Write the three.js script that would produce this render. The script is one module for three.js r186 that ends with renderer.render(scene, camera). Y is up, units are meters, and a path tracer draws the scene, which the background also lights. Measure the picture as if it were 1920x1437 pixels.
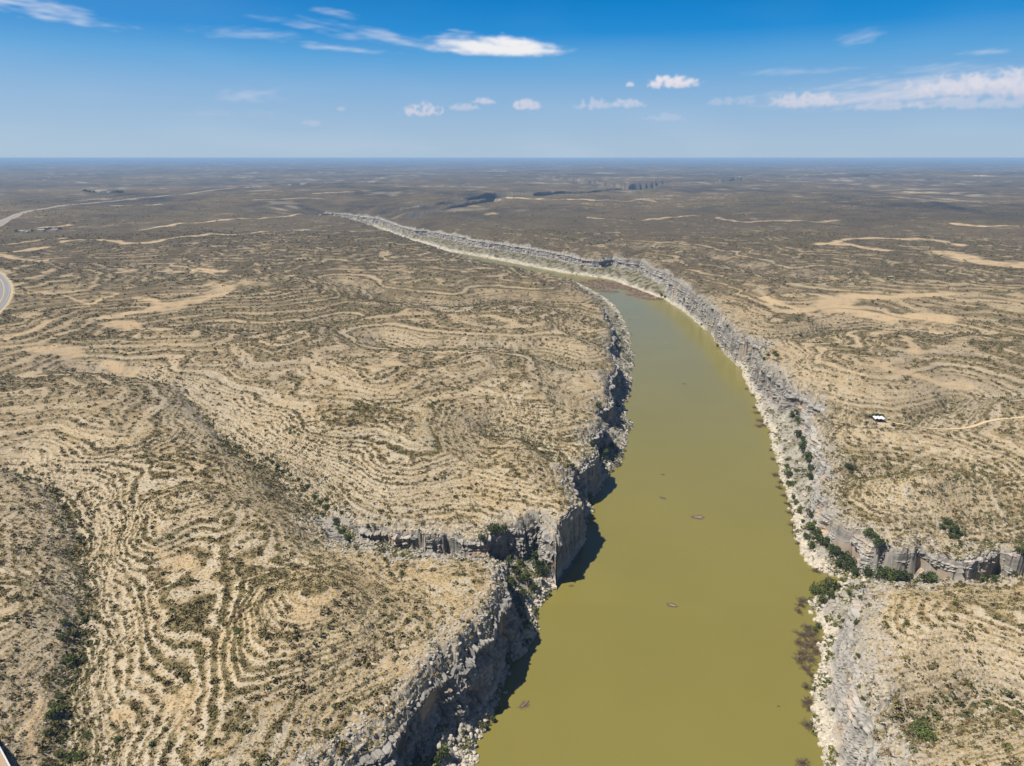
import * as THREE from 'three';
import { mergeGeometries } from 'three/addons/utils/BufferGeometryUtils.js';

// ---------------------------------------------------------------- camera, sun, exposure
const EYE = 190, PITCH = 18.24 * Math.PI / 180, LENS = 1280;      // metres over the water, radians down, focal length of a 1920 px wide frame
const scene = new THREE.Scene();
const camera = new THREE.PerspectiveCamera(2 * Math.atan(718.5 / LENS) * 180 / Math.PI, 1920 / 1437, 1, 120000);
camera.position.set(0, EYE, 0);
camera.rotation.set(-PITCH, 0, 0);
scene.add(camera);
const renderer = new THREE.WebGLRenderer({ antialias: true });
renderer.setSize(1024, 766);
renderer.toneMapping = THREE.LinearToneMapping;
renderer.toneMappingExposure = 1.6;
renderer.shadowMap.enabled = true;
const SUN = new THREE.Vector3(-0.47, 0.86, 0.15).normalize();
const sun = new THREE.DirectionalLight(new THREE.Color().setRGB(1.0, 0.93, 0.82), 5);
sun.name = 'sun';
sun.position.copy(SUN).multiplyScalar(2000);
sun.castShadow = true;
sun.shadow.mapSize.set(4096, 4096);
Object.assign(sun.shadow.camera, { left: -1500, right: 1500, top: 1500, bottom: -1500, near: 10, far: 6000 });
scene.add(sun, sun.target);
scene.fog = new THREE.FogExp2(new THREE.Color().setRGB(0.34, 0.57, 0.90), 0.000085);

// ---------------------------------------------------------------- noise
let seed = 20240611;
const rnd = () => { seed = (seed + 0x6D2B79F5) | 0; let t = Math.imul(seed ^ (seed >>> 15), 1 | seed); t = (t + Math.imul(t ^ (t >>> 7), 61 | t)) ^ t; return ((t ^ (t >>> 14)) >>> 0) / 4294967296; };
const reseed = s => { seed = s; };
const PERM = new Uint8Array(1024), GX = new Float64Array(256), GY = new Float64Array(256), V1 = new Float64Array(256);
{
  const p = Array.from({ length: 256 }, (_, i) => i);
  for (let i = 255; i > 0; i--) { const j = Math.floor(rnd() * (i + 1)); [p[i], p[j]] = [p[j], p[i]]; }
  for (let i = 0; i < 1024; i++) PERM[i] = p[i & 255];
  for (let i = 0; i < 256; i++) { const a = rnd() * 6.2831853; GX[i] = Math.cos(a); GY[i] = Math.sin(a); V1[i] = rnd() * 2 - 1; }
}
function n2(x, y) {
  const xi = Math.floor(x), yi = Math.floor(y), xf = x - xi, yf = y - yi, X = xi & 255, Y = yi & 255;
  const u = xf * xf * xf * (xf * (xf * 6 - 15) + 10), v = yf * yf * yf * (yf * (yf * 6 - 15) + 10);
  const a = PERM[PERM[X] + Y], b = PERM[PERM[X + 1] + Y], c = PERM[PERM[X] + Y + 1], d = PERM[PERM[X + 1] + Y + 1];
  const g0 = GX[a] * xf + GY[a] * yf, g1 = GX[b] * (xf - 1) + GY[b] * yf, g2 = GX[c] * xf + GY[c] * (yf - 1), g3 = GX[d] * (xf - 1) + GY[d] * (yf - 1);
  const p = g0 + u * (g1 - g0), q = g2 + u * (g3 - g2);
  return 1.5 * (p + v * (q - p));
}
function fbm(x, y, o) { let s = 0, a = 0.55; for (let i = 0; i < o; i++) { s += a * n2(x, y); x = x * 2.03 + 17.3; y = y * 2.03 - 9.1; a *= 0.5; } return s; }
function v1(x) { const i = Math.floor(x), f = x - i, u = f * f * (3 - 2 * f); return V1[i & 255] * (1 - u) + V1[(i + 1) & 255] * u; }
const CELL = { id: 0, edge: 0 };
function worley(x, y) {                 // blocks: a random number per block and the distance to its joints
  const xi = Math.floor(x), yi = Math.floor(y); let a = 9, b = 9, id = 0;
  for (let j = -1; j <= 1; j++) for (let i = -1; i <= 1; i++) {
    const h = PERM[PERM[(xi + i) & 255] + ((yi + j) & 255)], px = xi + i + 0.5 + 0.42 * V1[h], py = yi + j + 0.5 + 0.42 * V1[(h * 7 + 13) & 255], d = (px - x) ** 2 + (py - y) ** 2;
    if (d < a) { b = a; a = d; id = h; } else if (d < b) b = d;
  }
  CELL.id = V1[(id * 3 + 5) & 255]; CELL.edge = Math.sqrt(b) - Math.sqrt(a); return CELL;
}
const clamp = (x, a = 0, b = 1) => x < a ? a : x > b ? b : x;
const sstep = (a, b, x) => { const t = clamp((x - a) / (b - a)); return t * t * (3 - 2 * t); };
const mix = (a, b, t) => a + (b - a) * t;

// ---------------------------------------------------------------- where the lines of the landscape run (surveyed from the photograph: a sight line meets the level h)
const CP = Math.cos(PITCH), SP = Math.sin(PITCH);
function at(px, py, h = 0) {
  const dx = (px - 960) / LENS, dy = (718.5 - py) / LENS;
  const up = -SP + dy * CP, fw = CP + dy * SP;
  const t = (EYE - h) / -up;
  return [dx * t, fw * t, h];
}
function sightAngles(px, py) {      // azimuth and elevation of a sight line, degrees
  const dx = (px - 960) / LENS, dy = (718.5 - py) / LENS, up = -SP + dy * CP, fw = CP + dy * SP;
  return [Math.atan2(dx, fw) * 57.29578, Math.atan2(up, Math.hypot(dx, fw)) * 57.29578];
}
const survey = (list, h = 0) => list.map(p => at(p[0], p[1], p[2] ?? h));
const Q = { d: 0, h: 0, x: 0, f: 0 };
class Line {
  constructor(pts, closed = false) {
    if (closed) pts = [...pts, pts[0]];
    this.p = pts; this.n = pts.length - 1; this.boxes = [];
    for (let s = 0; s < this.n; s += 5) {
      const e = Math.min(this.n, s + 5); let x0 = 1e9, x1 = -1e9, f0 = 1e9, f1 = -1e9;
      for (let i = s; i <= e; i++) { x0 = Math.min(x0, pts[i][0]); x1 = Math.max(x1, pts[i][0]); f0 = Math.min(f0, pts[i][1]); f1 = Math.max(f1, pts[i][1]); }
      this.boxes.push([s, e, x0, x1, f0, f1]);
    }
    this.flat = new Float64Array(pts.length * 3); pts.forEach((q, i) => this.flat.set([q[0], q[1], q[2] || 0], i * 3));
  }
  near(x, f, most = 1e9) {           // sets Q; Q.d = most when farther than that
    let best = most * most, bi = -1, bt = 0; const a = this.flat;
    for (const [s, e, x0, x1, f0, f1] of this.boxes) {
      const ox = x < x0 ? x0 - x : x > x1 ? x - x1 : 0, of = f < f0 ? f0 - f : f > f1 ? f - f1 : 0;
      if (ox * ox + of * of >= best) continue;
      for (let i = s; i < e; i++) {
        const k = i * 3, ax = a[k], af = a[k + 1], bx = a[k + 3] - ax, bf = a[k + 4] - af;
        let t = ((x - ax) * bx + (f - af) * bf) / (bx * bx + bf * bf + 1e-9); t = t < 0 ? 0 : t > 1 ? 1 : t;
        const cx = x - ax - bx * t, cf = f - af - bf * t, d = cx * cx + cf * cf;
        if (d < best) { best = d; bi = i; bt = t; }
      }
    }
    Q.d = Math.sqrt(best);
    if (bi >= 0) { const k = bi * 3; Q.h = mix(a[k + 2], a[k + 5], bt); Q.x = mix(a[k], a[k + 3], bt); Q.f = mix(a[k + 1], a[k + 4], bt); Q.s = bi + bt; } else { Q.h = a[2]; }
    return Q.d;
  }
  has(x, f) {
    let inside = false; const a = this.flat;
    for (let i = 0; i < this.n; i++) {
      const k = i * 3, fa = a[k + 1], fb = a[k + 4];
      if ((fa > f) !== (fb > f) && x < a[k] + (f - fa) / (fb - fa) * (a[k + 3] - a[k])) inside = !inside;
    }
    return inside;
  }
}
// the water's edge: left bank going away, then the far and right bank coming back
const WATER = new Line([
  [-230, -560], [-120, -150], [-58, 50],
  ...survey([[880, 1437], [905, 1390], [935, 1330], [942, 1290], [985, 1220], [1017, 1180], [1000, 1150], [1040, 1100], [1052, 1062], [1103, 1003], [1100, 975], [1130, 910], [1165, 870], [1178, 830], [1185, 795], [1160, 768], [1180, 748], [1184, 700], [1190, 680], [1184, 655], [1180, 620], [1165, 588], [1148, 568], [1118, 548], [1083, 530]]),
  [70, 1135], [12, 1228], [-80, 1345], [-178, 1440], [-305, 1700], [-432, 1985], [-560, 2050], [-560, 2075],
  ...survey([[700, 424], [760, 447], [830, 470], [900, 482], [1000, 501], [1060, 513], [1130, 522], [1150, 526], [1200, 545], [1240, 560], [1270, 577], [1300, 600], [1330, 625], [1350, 650], [1385, 690], [1397, 712], [1420, 760], [1445, 820], [1457, 870], [1475, 930], [1488, 985], [1495, 1030], [1510, 1058], [1560, 1082], [1596, 1090], [1560, 1096], [1515, 1130], [1545, 1190], [1532, 1250], [1522, 1310], [1530, 1380], [1535, 1437]]),
  [58, 55], [0, -120], [-100, -560]], true);
// the rim of the canyon and of its two side canyons, with its height
const RIM = new Line([
  [-252, -560, 22], [-140, -150, 22], [-74, 45, 22],
  ...survey([[655, 1437], [720, 1390], [780, 1335], [838, 1280], [868, 1240], [900, 1200], [928, 1150], [950, 1110], [948, 1082], [930, 1060], [890, 1052], [820, 1049], [750, 1052], [690, 1040], [640, 1012], [600, 975]], 23),
  ...survey([[625, 965], [690, 995], [745, 1002], [800, 1010], [850, 1008], [905, 1012], [940, 1000], [985, 990], [1012, 990], [1030, 1012], [1046, 1030], [1062, 1010], [1090, 978], [1094, 955], [1082, 925], [1064, 892], [1085, 880], [1112, 868], [1120, 850], [1100, 826], [1132, 800], [1118, 772], [1150, 757], [1136, 735], [1146, 705], [1160, 682], [1146, 655], [1150, 630], [1140, 600], [1124, 572], [1090, 540], [1062, 526]], 22),
  [-50, 1105, 29], [-215, 1395, 35], [-445, 1875, 35], [-590, 2030, 24], [-600, 2080, 22],
  ...survey([[610, 401, 22], [640, 402, 22]]), [-384, 2040, 22], [-330, 1900, 22], [-280, 1790, 22], [-236, 1705, 23], ...survey([[800, 434, 20], [850, 442, 21], [900, 453, 22], [980, 464, 22], [1050, 476, 23], [1100, 487, 23], [1125, 489, 23], [1150, 484, 24], [1172, 487, 27], [1200, 490, 27], [1230, 508, 28], [1255, 517, 28], [1282, 540, 28], [1300, 551, 27], [1320, 567, 27], [1345, 592, 26], [1368, 625, 25], [1400, 641, 25], [1450, 652, 26], [1418, 664, 24], [1432, 690, 24], [1452, 705, 24], [1482, 735, 24], [1505, 745, 23], [1530, 768, 23], [1510, 782, 22], [1525, 800, 22], [1536, 840, 21], [1545, 870, 21], [1547, 895, 20], [1538, 930, 20], [1546, 960, 19], [1574, 985, 19], [1604, 1002, 19], [1652, 1030, 19], [1710, 1040, 20], [1740, 1035, 21], [1765, 1046, 21], [1800, 1052, 21], [1840, 1042, 22], [1880, 1033, 22], [1925, 1040, 23], [2080, 1030, 25], [2200, 1010, 27]]),
  ...survey([[2200, 1085], [2080, 1088], [1925, 1092], [1800, 1096], [1700, 1094], [1640, 1098], [1604, 1115], [1602, 1180], [1606, 1250], [1604, 1310], [1620, 1380], [1640, 1437]], 24),
  [80, 60, 24], [30, -120, 24], [-70, -560, 24]], true);
const FLOORS = [survey([[1570, 1091, 0.5], [1640, 1093, 4], [1720, 1094, 7], [1800, 1093, 9], [1940, 1082, 11], [2100, 1060, 15]]), survey([[1040, 1095, 0.5], [1000, 1078, 3], [960, 1055, 7], [900, 1045, 11], [800, 1035, 14], [700, 1022, 17], [625, 985, 20.5]])].map(p => new Line(p));
const DRAWS = [
  [[640, 1000, 33], [600, 945, 36], [560, 900, 38], [505, 862, 40], [440, 830, 43], [400, 785, 45], [330, 712, 48], [240, 690, 50], [120, 676, 54]],
  [[100, 1500, 34], [112, 1400, 36], [125, 1290, 38], [152, 1200, 39], [162, 1130, 41], [150, 1060, 43], [136, 960, 45], [95, 895, 48], [0, 850, 50]],
  [[1080, 885, 30], [1030, 845, 34], [985, 815, 38], [930, 790, 42]],
  [[1140, 700, 30], [1080, 692, 33], [1010, 668, 36], [930, 652, 40], [850, 650, 44], [760, 640, 48], [700, 622, 50]],
  [[1136, 602, 31], [1060, 580, 35], [960, 566, 39], [850, 572, 44], [760, 560, 48], [640, 520, 52]],
  [[1530, 768, 30], [1580, 778, 38], [1640, 778, 44], [1720, 762, 48], [1800, 720, 52]],
  [[1455, 652, 30], [1500, 640, 35], [1560, 618, 40], [1640, 606, 46], [1760, 610, 52]],
  [[1180, 486, 32], [1210, 468, 36], [1300, 474, 42], [1380, 492, 46], [1480, 515, 50], [1560, 500, 54]],
  [[1150, 468, 32], [1120, 462, 36], [1160, 446, 42], [1300, 440, 50]],
  [[1960, 985, 40], [1840, 1005, 38], [1790, 1000, 40], [1750, 985, 45]],
  [[1960, 1330, 36], [1860, 1310, 33], [1760, 1340, 31], [1660, 1390, 28]],
  [[640, 600, 48], [500, 610, 52], [380, 600, 56], [240, 610, 58]],
  [[420, 520, 54], [300, 490, 58], [120, 490, 60]],
  [[1500, 850, 40], [1640, 850, 46], [1760, 840, 52]],
].map(p => new Line(survey(p.map(([x, y, h]) => [x, y, 22 + (h - 30) * 0.75]))));
const KNOLLS = survey([[590, 1140, 53], [320, 925, 56], [300, 990, 56], [930, 625, 54], [960, 730, 52], [760, 880, 52], [1750, 905, 52], [1880, 1175, 46], [60, 1080, 54], [1560, 690, 52]].map(([x, y, h]) => [x, y, 22 + (h - 30) * 0.75])).map(([x, f], i) => [x, f, [22, 16, 14, 40, 34, 26, 28, 20, 22, 40][i], [4, 3, 2.5, 5, 4, 3.5, 5, 5, 4, 4][i]]);
const GORGES = [
  [[[700, 424], [740, 414], [785, 402], [830, 396], [890, 389], [930, 384]], 44, 30],
  [[[636, 408], [690, 398], [750, 393], [800, 392], [850, 387], [890, 384]], 40, 26],
  [[[900, 382], [950, 375], [1010, 377], [1080, 371], [1150, 367], [1196, 364], [1214, 354], [1262, 349], [1330, 347]], 120, 48],
  [[[1196, 364], [1120, 352], [1040, 340], [960, 331], [900, 328]], 90, 40],
  [[[1340, 352], [1400, 341], [1500, 338]], 80, 30],
].map(([p, w, d]) => ({ line: new Line(survey(p, 40)), w, d }));

const ROADS = {}, BARE = [];
// ---------------------------------------------------------------- the shape of the land
// strata: each level of the rock has its own cover, bare ledge or scrub
const STEP = 0.78, strata = (h, far = 0) => 0.55 * (1 - far) * Math.sin(6.2832 * h / STEP + 1.5 * v1(h * 0.9)) + (0.2 + 0.45 * far) * Math.sin(6.2832 * h / 1.7 + 2 * v1(h * 0.5 + 7)) + 0.32 * v1(h * 0.8 + 11) + 0.42 * v1(h * 2.3 + 3) + 0.25 * v1(h * 5.3 + 70);
const T = { h: 0, zone: 0, u: 0, nx: 0, nf: 0, e: 0, dd: 0, raw: 0, bare: 0, road: 0, alcove: 0, gorge: 0, drop: 0, wide: 10, base: 0, top: 0 };
function terrain(x, f) {
  const r = Math.hypot(x, f), far = r > 3600;
  T.zone = 0; T.u = 0; T.bare = 0; T.road = 0; T.alcove = 0; T.gorge = 0; T.e = 900; T.dd = 450;
  let X = x, F = f;
  if (!far) {
    X += 2.4 * n2(x / 19, f / 19) + 1.1 * n2(x / 7.3 + 31, f / 7.3) + 0.45 * n2(x / 2.6, f / 2.6 + 7);
    F += 2.4 * n2(x / 19 + 71, f / 19 - 13) + 1.1 * n2(x / 7.3, f / 7.3 + 53) + 0.45 * n2(x / 2.6 + 77, f / 2.6);
  }
  let hr = 34;
  const near = r < 2900;
  if (near) {
    const d0 = RIM.near(X, F, 900); hr = mix(Q.d < 900 ? Q.h : 33, 28, sstep(25, 110, d0)); const rx = Q.x, rf = Q.f;
    T.e = d0;
    if (d0 < 160) {
      if (WATER.has(X, F)) {
        WATER.near(X, F, 300); T.zone = 3; T.e = -d0;
        T.h = -0.15 - Math.min(3, Q.d * 0.45); T.raw = T.h; return T;
      }
      const inside = RIM.has(X, F), cove = 3.6 * n2(x / 34, f / 34 + 9) + 3.4 * Math.abs(n2(x / 15 + 50, f / 15)) - 1.6 + 1.1 * worley(x / 5.5, f / 5.5).id;
      const se = (inside ? -d0 : d0) + cove * (1 - sstep(1200, 1900, r) * 0.3);
      T.e = se;
      T.drop = Math.max(0.6, 3.6 + 4.2 * n2(x / 45 + 12, f / 45)); T.wide = 6.5 + 4 * n2(x / 33, f / 33 + 80);
      if (se < 0) {
        let dw = WATER.near(X, F, 400), base = 0;
        for (const l of FLOORS) { const d = Math.max(0, l.near(X, F, 200) - 2); if (d < dw) { dw = d; base = Q.h; } }
        const dc = -se, total = dw + dc, jut = n2(x / 23 + 5, f / 23), cw = Math.min(5 + 2.2 * jut, 0.74 * total), bench = Math.max(0.01, total - cw);
        const top = hr, hb = base + Math.min((top - base) * 0.48, 0.4 + bench * (0.72 + 0.14 * n2(x / 40, f / 40)));
        const dir = inside ? 1 : -1;
        if (d0 > 1e-6) { T.nx = dir * (X - rx) / d0; T.nf = dir * (F - rf) / d0; } else { T.nx = 0; T.nf = 0; }
        if (dc < cw) {
          const u = 1 - dc / cw; T.zone = 1; T.u = u;
          T.h = mix(hb - 0.3, top, sstep(0, 1, clamp(1 - dc / Math.min(0.9, cw * 0.5)))); T.base = hb; T.top = top;
          T.alcove = sstep(0.08, 0.45, n2(x / 24 + 91, f / 24 + 17) + 0.3 * n2(x / 9, f / 9));
        } else {
          const v = clamp(dw / bench); T.zone = 2; T.u = v;
          const lump = n2(x / 5.5, f / 5.5), crag = Math.abs(n2(x / 3.1 + 8, f / 3.1));
          T.h = mix(base + 0.12, hb, Math.pow(v, 0.9)) + (0.7 * lump + 0.9 * (crag - 0.3) + 1.1 * worley(x / 3.6, f / 3.6).id + 0.4 * worley(x / 1.7 + 9, f / 1.7).id) * Math.min(1, dw / 3) * Math.min(1, bench / 6);
          T.h = Math.max(T.h, 0.1);
        }
        T.raw = T.h; return T;
      }
    }
  }
  const e = T.e;
  let dd = 450;
  if (r < 3200) for (const l of DRAWS) { const d = l.near(X, F, dd); if (d < dd) dd = d; }
  T.dd = dd;
  const away = near ? sstep(2200, 2900, r) : 1;
  const m = Math.min(dd, e + 3);
  let h = hr + (near && e < 160 ? T.drop * (1 - sstep(20, 160, e)) : 0) + 20 * (1 - Math.exp(-m / 105)) + 0.016 * Math.min(e, 900);
  h = mix(h, 34 + 18 + 14, away);
  const free = clamp(e / 45), wide = sstep(100, 700, e);
  h += free * (3.6 * n2(x / 97, f / 97) + 2.3 * n2(x / 43 + 3, f / 43) * (r < 2500 ? 1 : 0)) + wide * (5 * n2(x / 330, f / 330 + 40) + 9 * n2(x / 1250 + 8, f / 1250)) + (far ? 14 * n2(x / 3600, f / 3600) : 0);
  if (!far) h += free * (0.4 * n2(x / 18, f / 18) + 0.1 * n2(x / 8, f / 8));
  for (const [kx, kf, kr, kh] of KNOLLS) { const d2 = ((x - kx) ** 2 + (f - kf) ** 2) / (kr * kr); if (d2 < 9) h += kh * Math.exp(-d2) * free; }
  h -= 1.6 * Math.exp(-((dd / 5) ** 2)) + 4.5 * Math.exp(-((dd / 17) ** 2)) * (0.3 + 0.7 * sstep(380, 40, e)) * Math.min(1, e / 12);
  const edge = near && e < T.wide ? 1 - e / T.wide : 0;
  if (edge > 0) h -= T.drop * Math.pow(edge, 1.6);
  h += 45 * sstep(4000, 26000, r);
  T.raw = h + (far ? 0 : 0.13 * n2(x / 6, f / 6));
  if (r < 1500) {                               // limestone steps
    const st = edge > 0 ? 1.7 : STEP, q = (edge > 0 ? h + 0.8 * n2(x / 4, f / 4) : T.raw) / st, k = Math.floor(q), t = clamp((q - k - 0.25) / 0.4), a = (edge > 0 ? mix(0.5, 0.95, edge) : 0.6) * (1 - sstep(900, 1500, r));
    h = mix(h, st * (k + t * t * (3 - 2 * t)), a);
    h += edge * (0.7 * worley(x / 3.4, f / 3.4).id + 0.3 * worley(x / 1.5 + 9, f / 1.5).id);
    h += 0.1 * n2(x / 1.7, f / 1.7) * (r < 600 ? 1 : 0);
  }
  if (r > 1500 && r < 5500) for (const g of GORGES) {
    const d = g.line.near(x + 16 * n2(x / 170, f / 170), f + 16 * n2(x / 170, f / 170 + 9), g.w * 1.6);
    if (d < g.w * 1.6) { const k = 1 - sstep(g.w * 0.42, g.w * 0.42 + 11, d); h = mix(h, Math.min(h, 56 - g.d), k); T.gorge = Math.max(T.gorge, 1 - sstep(g.w * 0.5, g.w * 1.5, d)); }
  }
  for (const b of BARE) { const d = b.line.near(x + 4 * n2(x / 22, f / 22), f + 6 * n2(x / 22 + 5, f / 22) + 2 * n2(x / 6, f / 6), b.w * 1.5 + 2); if (d < b.w * 1.5) T.bare = Math.max(T.bare, (1 - sstep(b.w * 0.35, b.w * 1.25, d)) * (0.74 + 0.3 * sstep(600, 900, r) + 0.5 * n2(x / 14 + 3, f / 14) + 0.25 * n2(x / 5, f / 5))); }
  T.bare = clamp(T.bare);
  if (r < 5000) for (const k in ROADS) {
    const R = ROADS[k], d = R.line.near(x, f, R.w + R.shoulder + 14);
    if (d < R.w + R.shoulder + 14 && R.level) {
      const i = Math.min(R.level.length - 2, Math.floor(Q.s)), lv = mix(R.level[i], R.level[i + 1], Q.s - i), half = R.w / 2 + R.shoulder;
      h = mix(h, lv - 0.08, 1 - sstep(half, half + 10 * (R.w > 3 ? 1 : 0.8), d));
      T.road = Math.max(T.road, 1 - sstep(half * 0.9, half * 1.05, d + (R.w > 3 ? 1.6 : 0.4) * n2(x / 5, f / 5)));
    }
  }
  T.h = h; return T;
}
const ground = (x, f) => terrain(x, f).h;
const onLand = (list, h0 = 45) => list.map(([px, py, hh]) => { let h = hh ?? h0; for (let n = 0; n < 6; n++) { const p = at(px, py, h); h = mix(h, ground(p[0], p[1]), 0.7); } return at(px, py, h); });
// roads: their surface is level across
Object.assign(ROADS, {
  highway: { pts: onLand([[-60, 490, 62], [-25, 505, 62], [-2, 522, 62], [7, 546, 62], [-4, 572, 62], [-40, 606, 62]]), w: 11, shoulder: 3 },
  distant: { pts: onLand([[-60, 470, 62], [-50, 440, 62], [-10, 425, 62], [22, 408, 62], [52, 396, 62], [110, 388, 62], [180, 380, 62], [230, 375, 62], [315, 366, 64], [390, 358, 66], [440, 352, 70], [560, 345, 74], [700, 341, 78]]), w: 11, shoulder: 3.5 },
  dirt: { pts: onLand([[1990, 772, 53], [1920, 784, 52], [1880, 787, 51], [1850, 793, 51], [1815, 803, 50], [1775, 806, 49], [1735, 804, 48], [1695, 799, 48], [1678, 796, 48], [1665, 798, 48], [1652, 800, 48], [1643, 797, 48], [1640, 793, 48]]), w: 2.0, shoulder: 0.5 },
  loop: { pts: onLand([[1678, 796, 48], [1668, 793, 48], [1655, 792, 48], [1641, 793, 48]]), w: 1.8, shoulder: 0.5 },
});
for (const r of Object.values(ROADS)) {
  const c = new THREE.CatmullRomCurve3(r.pts.map(p => new THREE.Vector3(p[0], 0, p[1])), false, 'centripetal');
  r.fine = c.getSpacedPoints(Math.ceil(c.getLength() / 3)).map(v => [v.x, v.z, 0]);
  r.line = new Line(r.fine);
}
// bare caliche: strips and patches without scrub [points, half width in metres, level]
BARE.push(...[
  [[[197, 593], [270, 585], [300, 576], [285, 566], [262, 559]], 7, 56], [[[300, 576], [365, 564], [415, 550], [425, 538], [395, 534]], 12, 56], [[[205, 606], [260, 612], [312, 618]], 9, 56], [[[75, 652], [110, 655], [135, 665]], 12, 54],
  [[[0, 475], [40, 471], [80, 464]], 9, 60], [[[0, 478], [32, 486], [84, 489]], 9, 60], [[[118, 453], [190, 450], [230, 457], [300, 452], [390, 439], [480, 436], [585, 431]], 9, 58], [[[268, 431], [330, 420], [420, 412], [520, 407], [588, 401]], 10, 56], [[[75, 428], [130, 422]], 10, 60], [[[-10, 460], [60, 452], [120, 447]], 6, 60],
  [[[330, 510], [370, 504], [420, 509]], 7, 57], [[[216, 512], [320, 506]], 3, 57], [[[10, 636], [60, 622], [95, 600]], 4, 56], [[[120, 555], [170, 570], [215, 552]], 3, 57],
  [[[1531, 553], [1560, 560], [1585, 556], [1600, 555], [1675, 556], [1710, 552], [1770, 552]], 10, 50], [[[1548, 580], [1571, 570], [1590, 559]], 16, 49], [[[1571, 580], [1620, 590], [1680, 596], [1770, 604]], 11, 49], [[[1480, 585], [1530, 578], [1560, 580]], 8, 47],
  [[[1565, 456], [1596, 447], [1703, 448], [1770, 452], [1804, 460]], 9, 56], [[[1540, 458], [1565, 456], [1600, 460], [1660, 470]], 12, 56], [[[1760, 472], [1830, 490], [1925, 500]], 22, 56], [[[1639, 676], [1665, 690], [1706, 702], [1800, 722]], 7, 50], [[[1700, 632], [1712, 655], [1728, 672]], 5, 51], [[[1640, 625], [1700, 618], [1765, 613]], 7, 50], [[[1430, 560], [1475, 575], [1530, 590]], 7, 46],
  [[[1105, 408], [1170, 413], [1240, 409], [1300, 404]], 8, 56], [[[1345, 409], [1400, 417], [1480, 414], [1570, 413]], 8, 56], [[[905, 368], [950, 371], [1015, 373]], 16, 58], [[[925, 399], [915, 402]], 14, 56], [[[1700, 360], [1720, 361]], 14, 64], [[[1000, 372], [1100, 376], [1230, 377]], 8, 60], [[[1600, 362], [1760, 362], [1900, 363]], 8, 64], [[[480, 375], [600, 372]], 9, 62], [[[210, 386], [300, 385]], 9, 62], [[[1670, 327], [1860, 330]], 24, 80], [[[1790, 420], [1830, 424], [1920, 425]], 9, 58], [[[590, 363], [660, 360]], 12, 64],
  [[[545, 1120], [570, 1150], [590, 1165]], 3.2, 53], [[[590, 1120], [620, 1115]], 4, 53], [[[775, 1070], [820, 1085], [850, 1120]], 3.5, 37], [[[200, 680], [240, 700]], 8, 52], [[[880, 1140], [905, 1110], [915, 1085]], 3, 34], [[[735, 1240], [800, 1235]], 3, 36], [[[700, 690], [740, 680]], 6, 50],
  [[[340, 1380], [330, 1300]], 3.5, 46], [[[225, 1330], [240, 1350]], 2.5, 40], [[[300, 1020], [340, 1050], [365, 1075]], 3, 50], [[[60, 1437], [40, 1370], [70, 1310]], 2, 42],
].map(([p, w, h]) => ({ line: new Line(onLand(p, h)), w })));

for (const r of Object.values(ROADS)) {         // a road follows the land, smoothed along its length
  const raw = r.fine.map(p => terrain(p[0], p[1]).h), half = r.w > 3 ? 14 : 4;
  r.next = raw.map((_, i) => { let s = r.w > 3 ? 0 : 0.2, n = 0; s *= 2 * half + 1; for (let j = Math.max(0, i - half); j <= Math.min(raw.length - 1, i + half); j++) { s += raw[j]; n++; } return s / n; });
}
for (const r of Object.values(ROADS)) r.level = r.next;

const ledgeOf = h => { const q = h / STEP, t = q - Math.floor(q); return sstep(0.16, 0.32, t) * sstep(0.70, 0.54, t); };
function cover(x, f, r) {               // after terrain(x, f): how much scrub grows, -1 to 1
  const big = 0.40 * n2(x / 75 + 13, f / 75) + 0.2 * n2(x / 26, f / 26 + 60) + 0.35 * n2(x / 210 + 4, f / 210);
  return -1.15 * strata(T.raw, sstep(300, 650, r)) * (1 - 0.5 * sstep(1000, 2600, r)) + big + 0.15 + 0.16 * sstep(330, 520, r) + 0.3 * sstep(450, 2200, r) - 1.1 * T.bare - 3 * T.road + 0.22 * Math.exp(-((T.dd / 5) ** 2)) - (r < 800 ? 0.75 * ledgeOf(T.raw) * sstep(800, 400, r) : 0);
}

// ---------------------------------------------------------------- materials
const mat = (r, g, b, rough = 1, more = {}) => new THREE.MeshStandardMaterial({ color: new THREE.Color().setRGB(r, g, b), roughness: rough, ...more });

function tag(o, label, category, group, kind) {
  if (label) o.userData.label = label;
  if (category) o.userData.category = category;
  if (group) o.userData.group = group;
  if (kind) o.userData.kind = kind;
  return o;
}
const used = {};
const numbered = n => { const k = used[n] = (used[n] ?? -1) + 1; return k ? `${n}_${String(k).padStart(3, '0')}` : n; };
function add(o) { scene.add(o); o.traverse(c => { if (c.isMesh) { c.castShadow = true; c.receiveShadow = true; } }); return o; }
function part(name, geo, m, parent) { const o = new THREE.Mesh(geo, m); o.name = name; parent.add(o); return o; }
function thing(name, label, category, [x, y, z], turn = 0, group) {
  const o = new THREE.Group(); o.name = numbered(name); o.position.set(x, y, z); o.rotation.y = turn; return tag(o, label, category, group);
}

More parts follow.
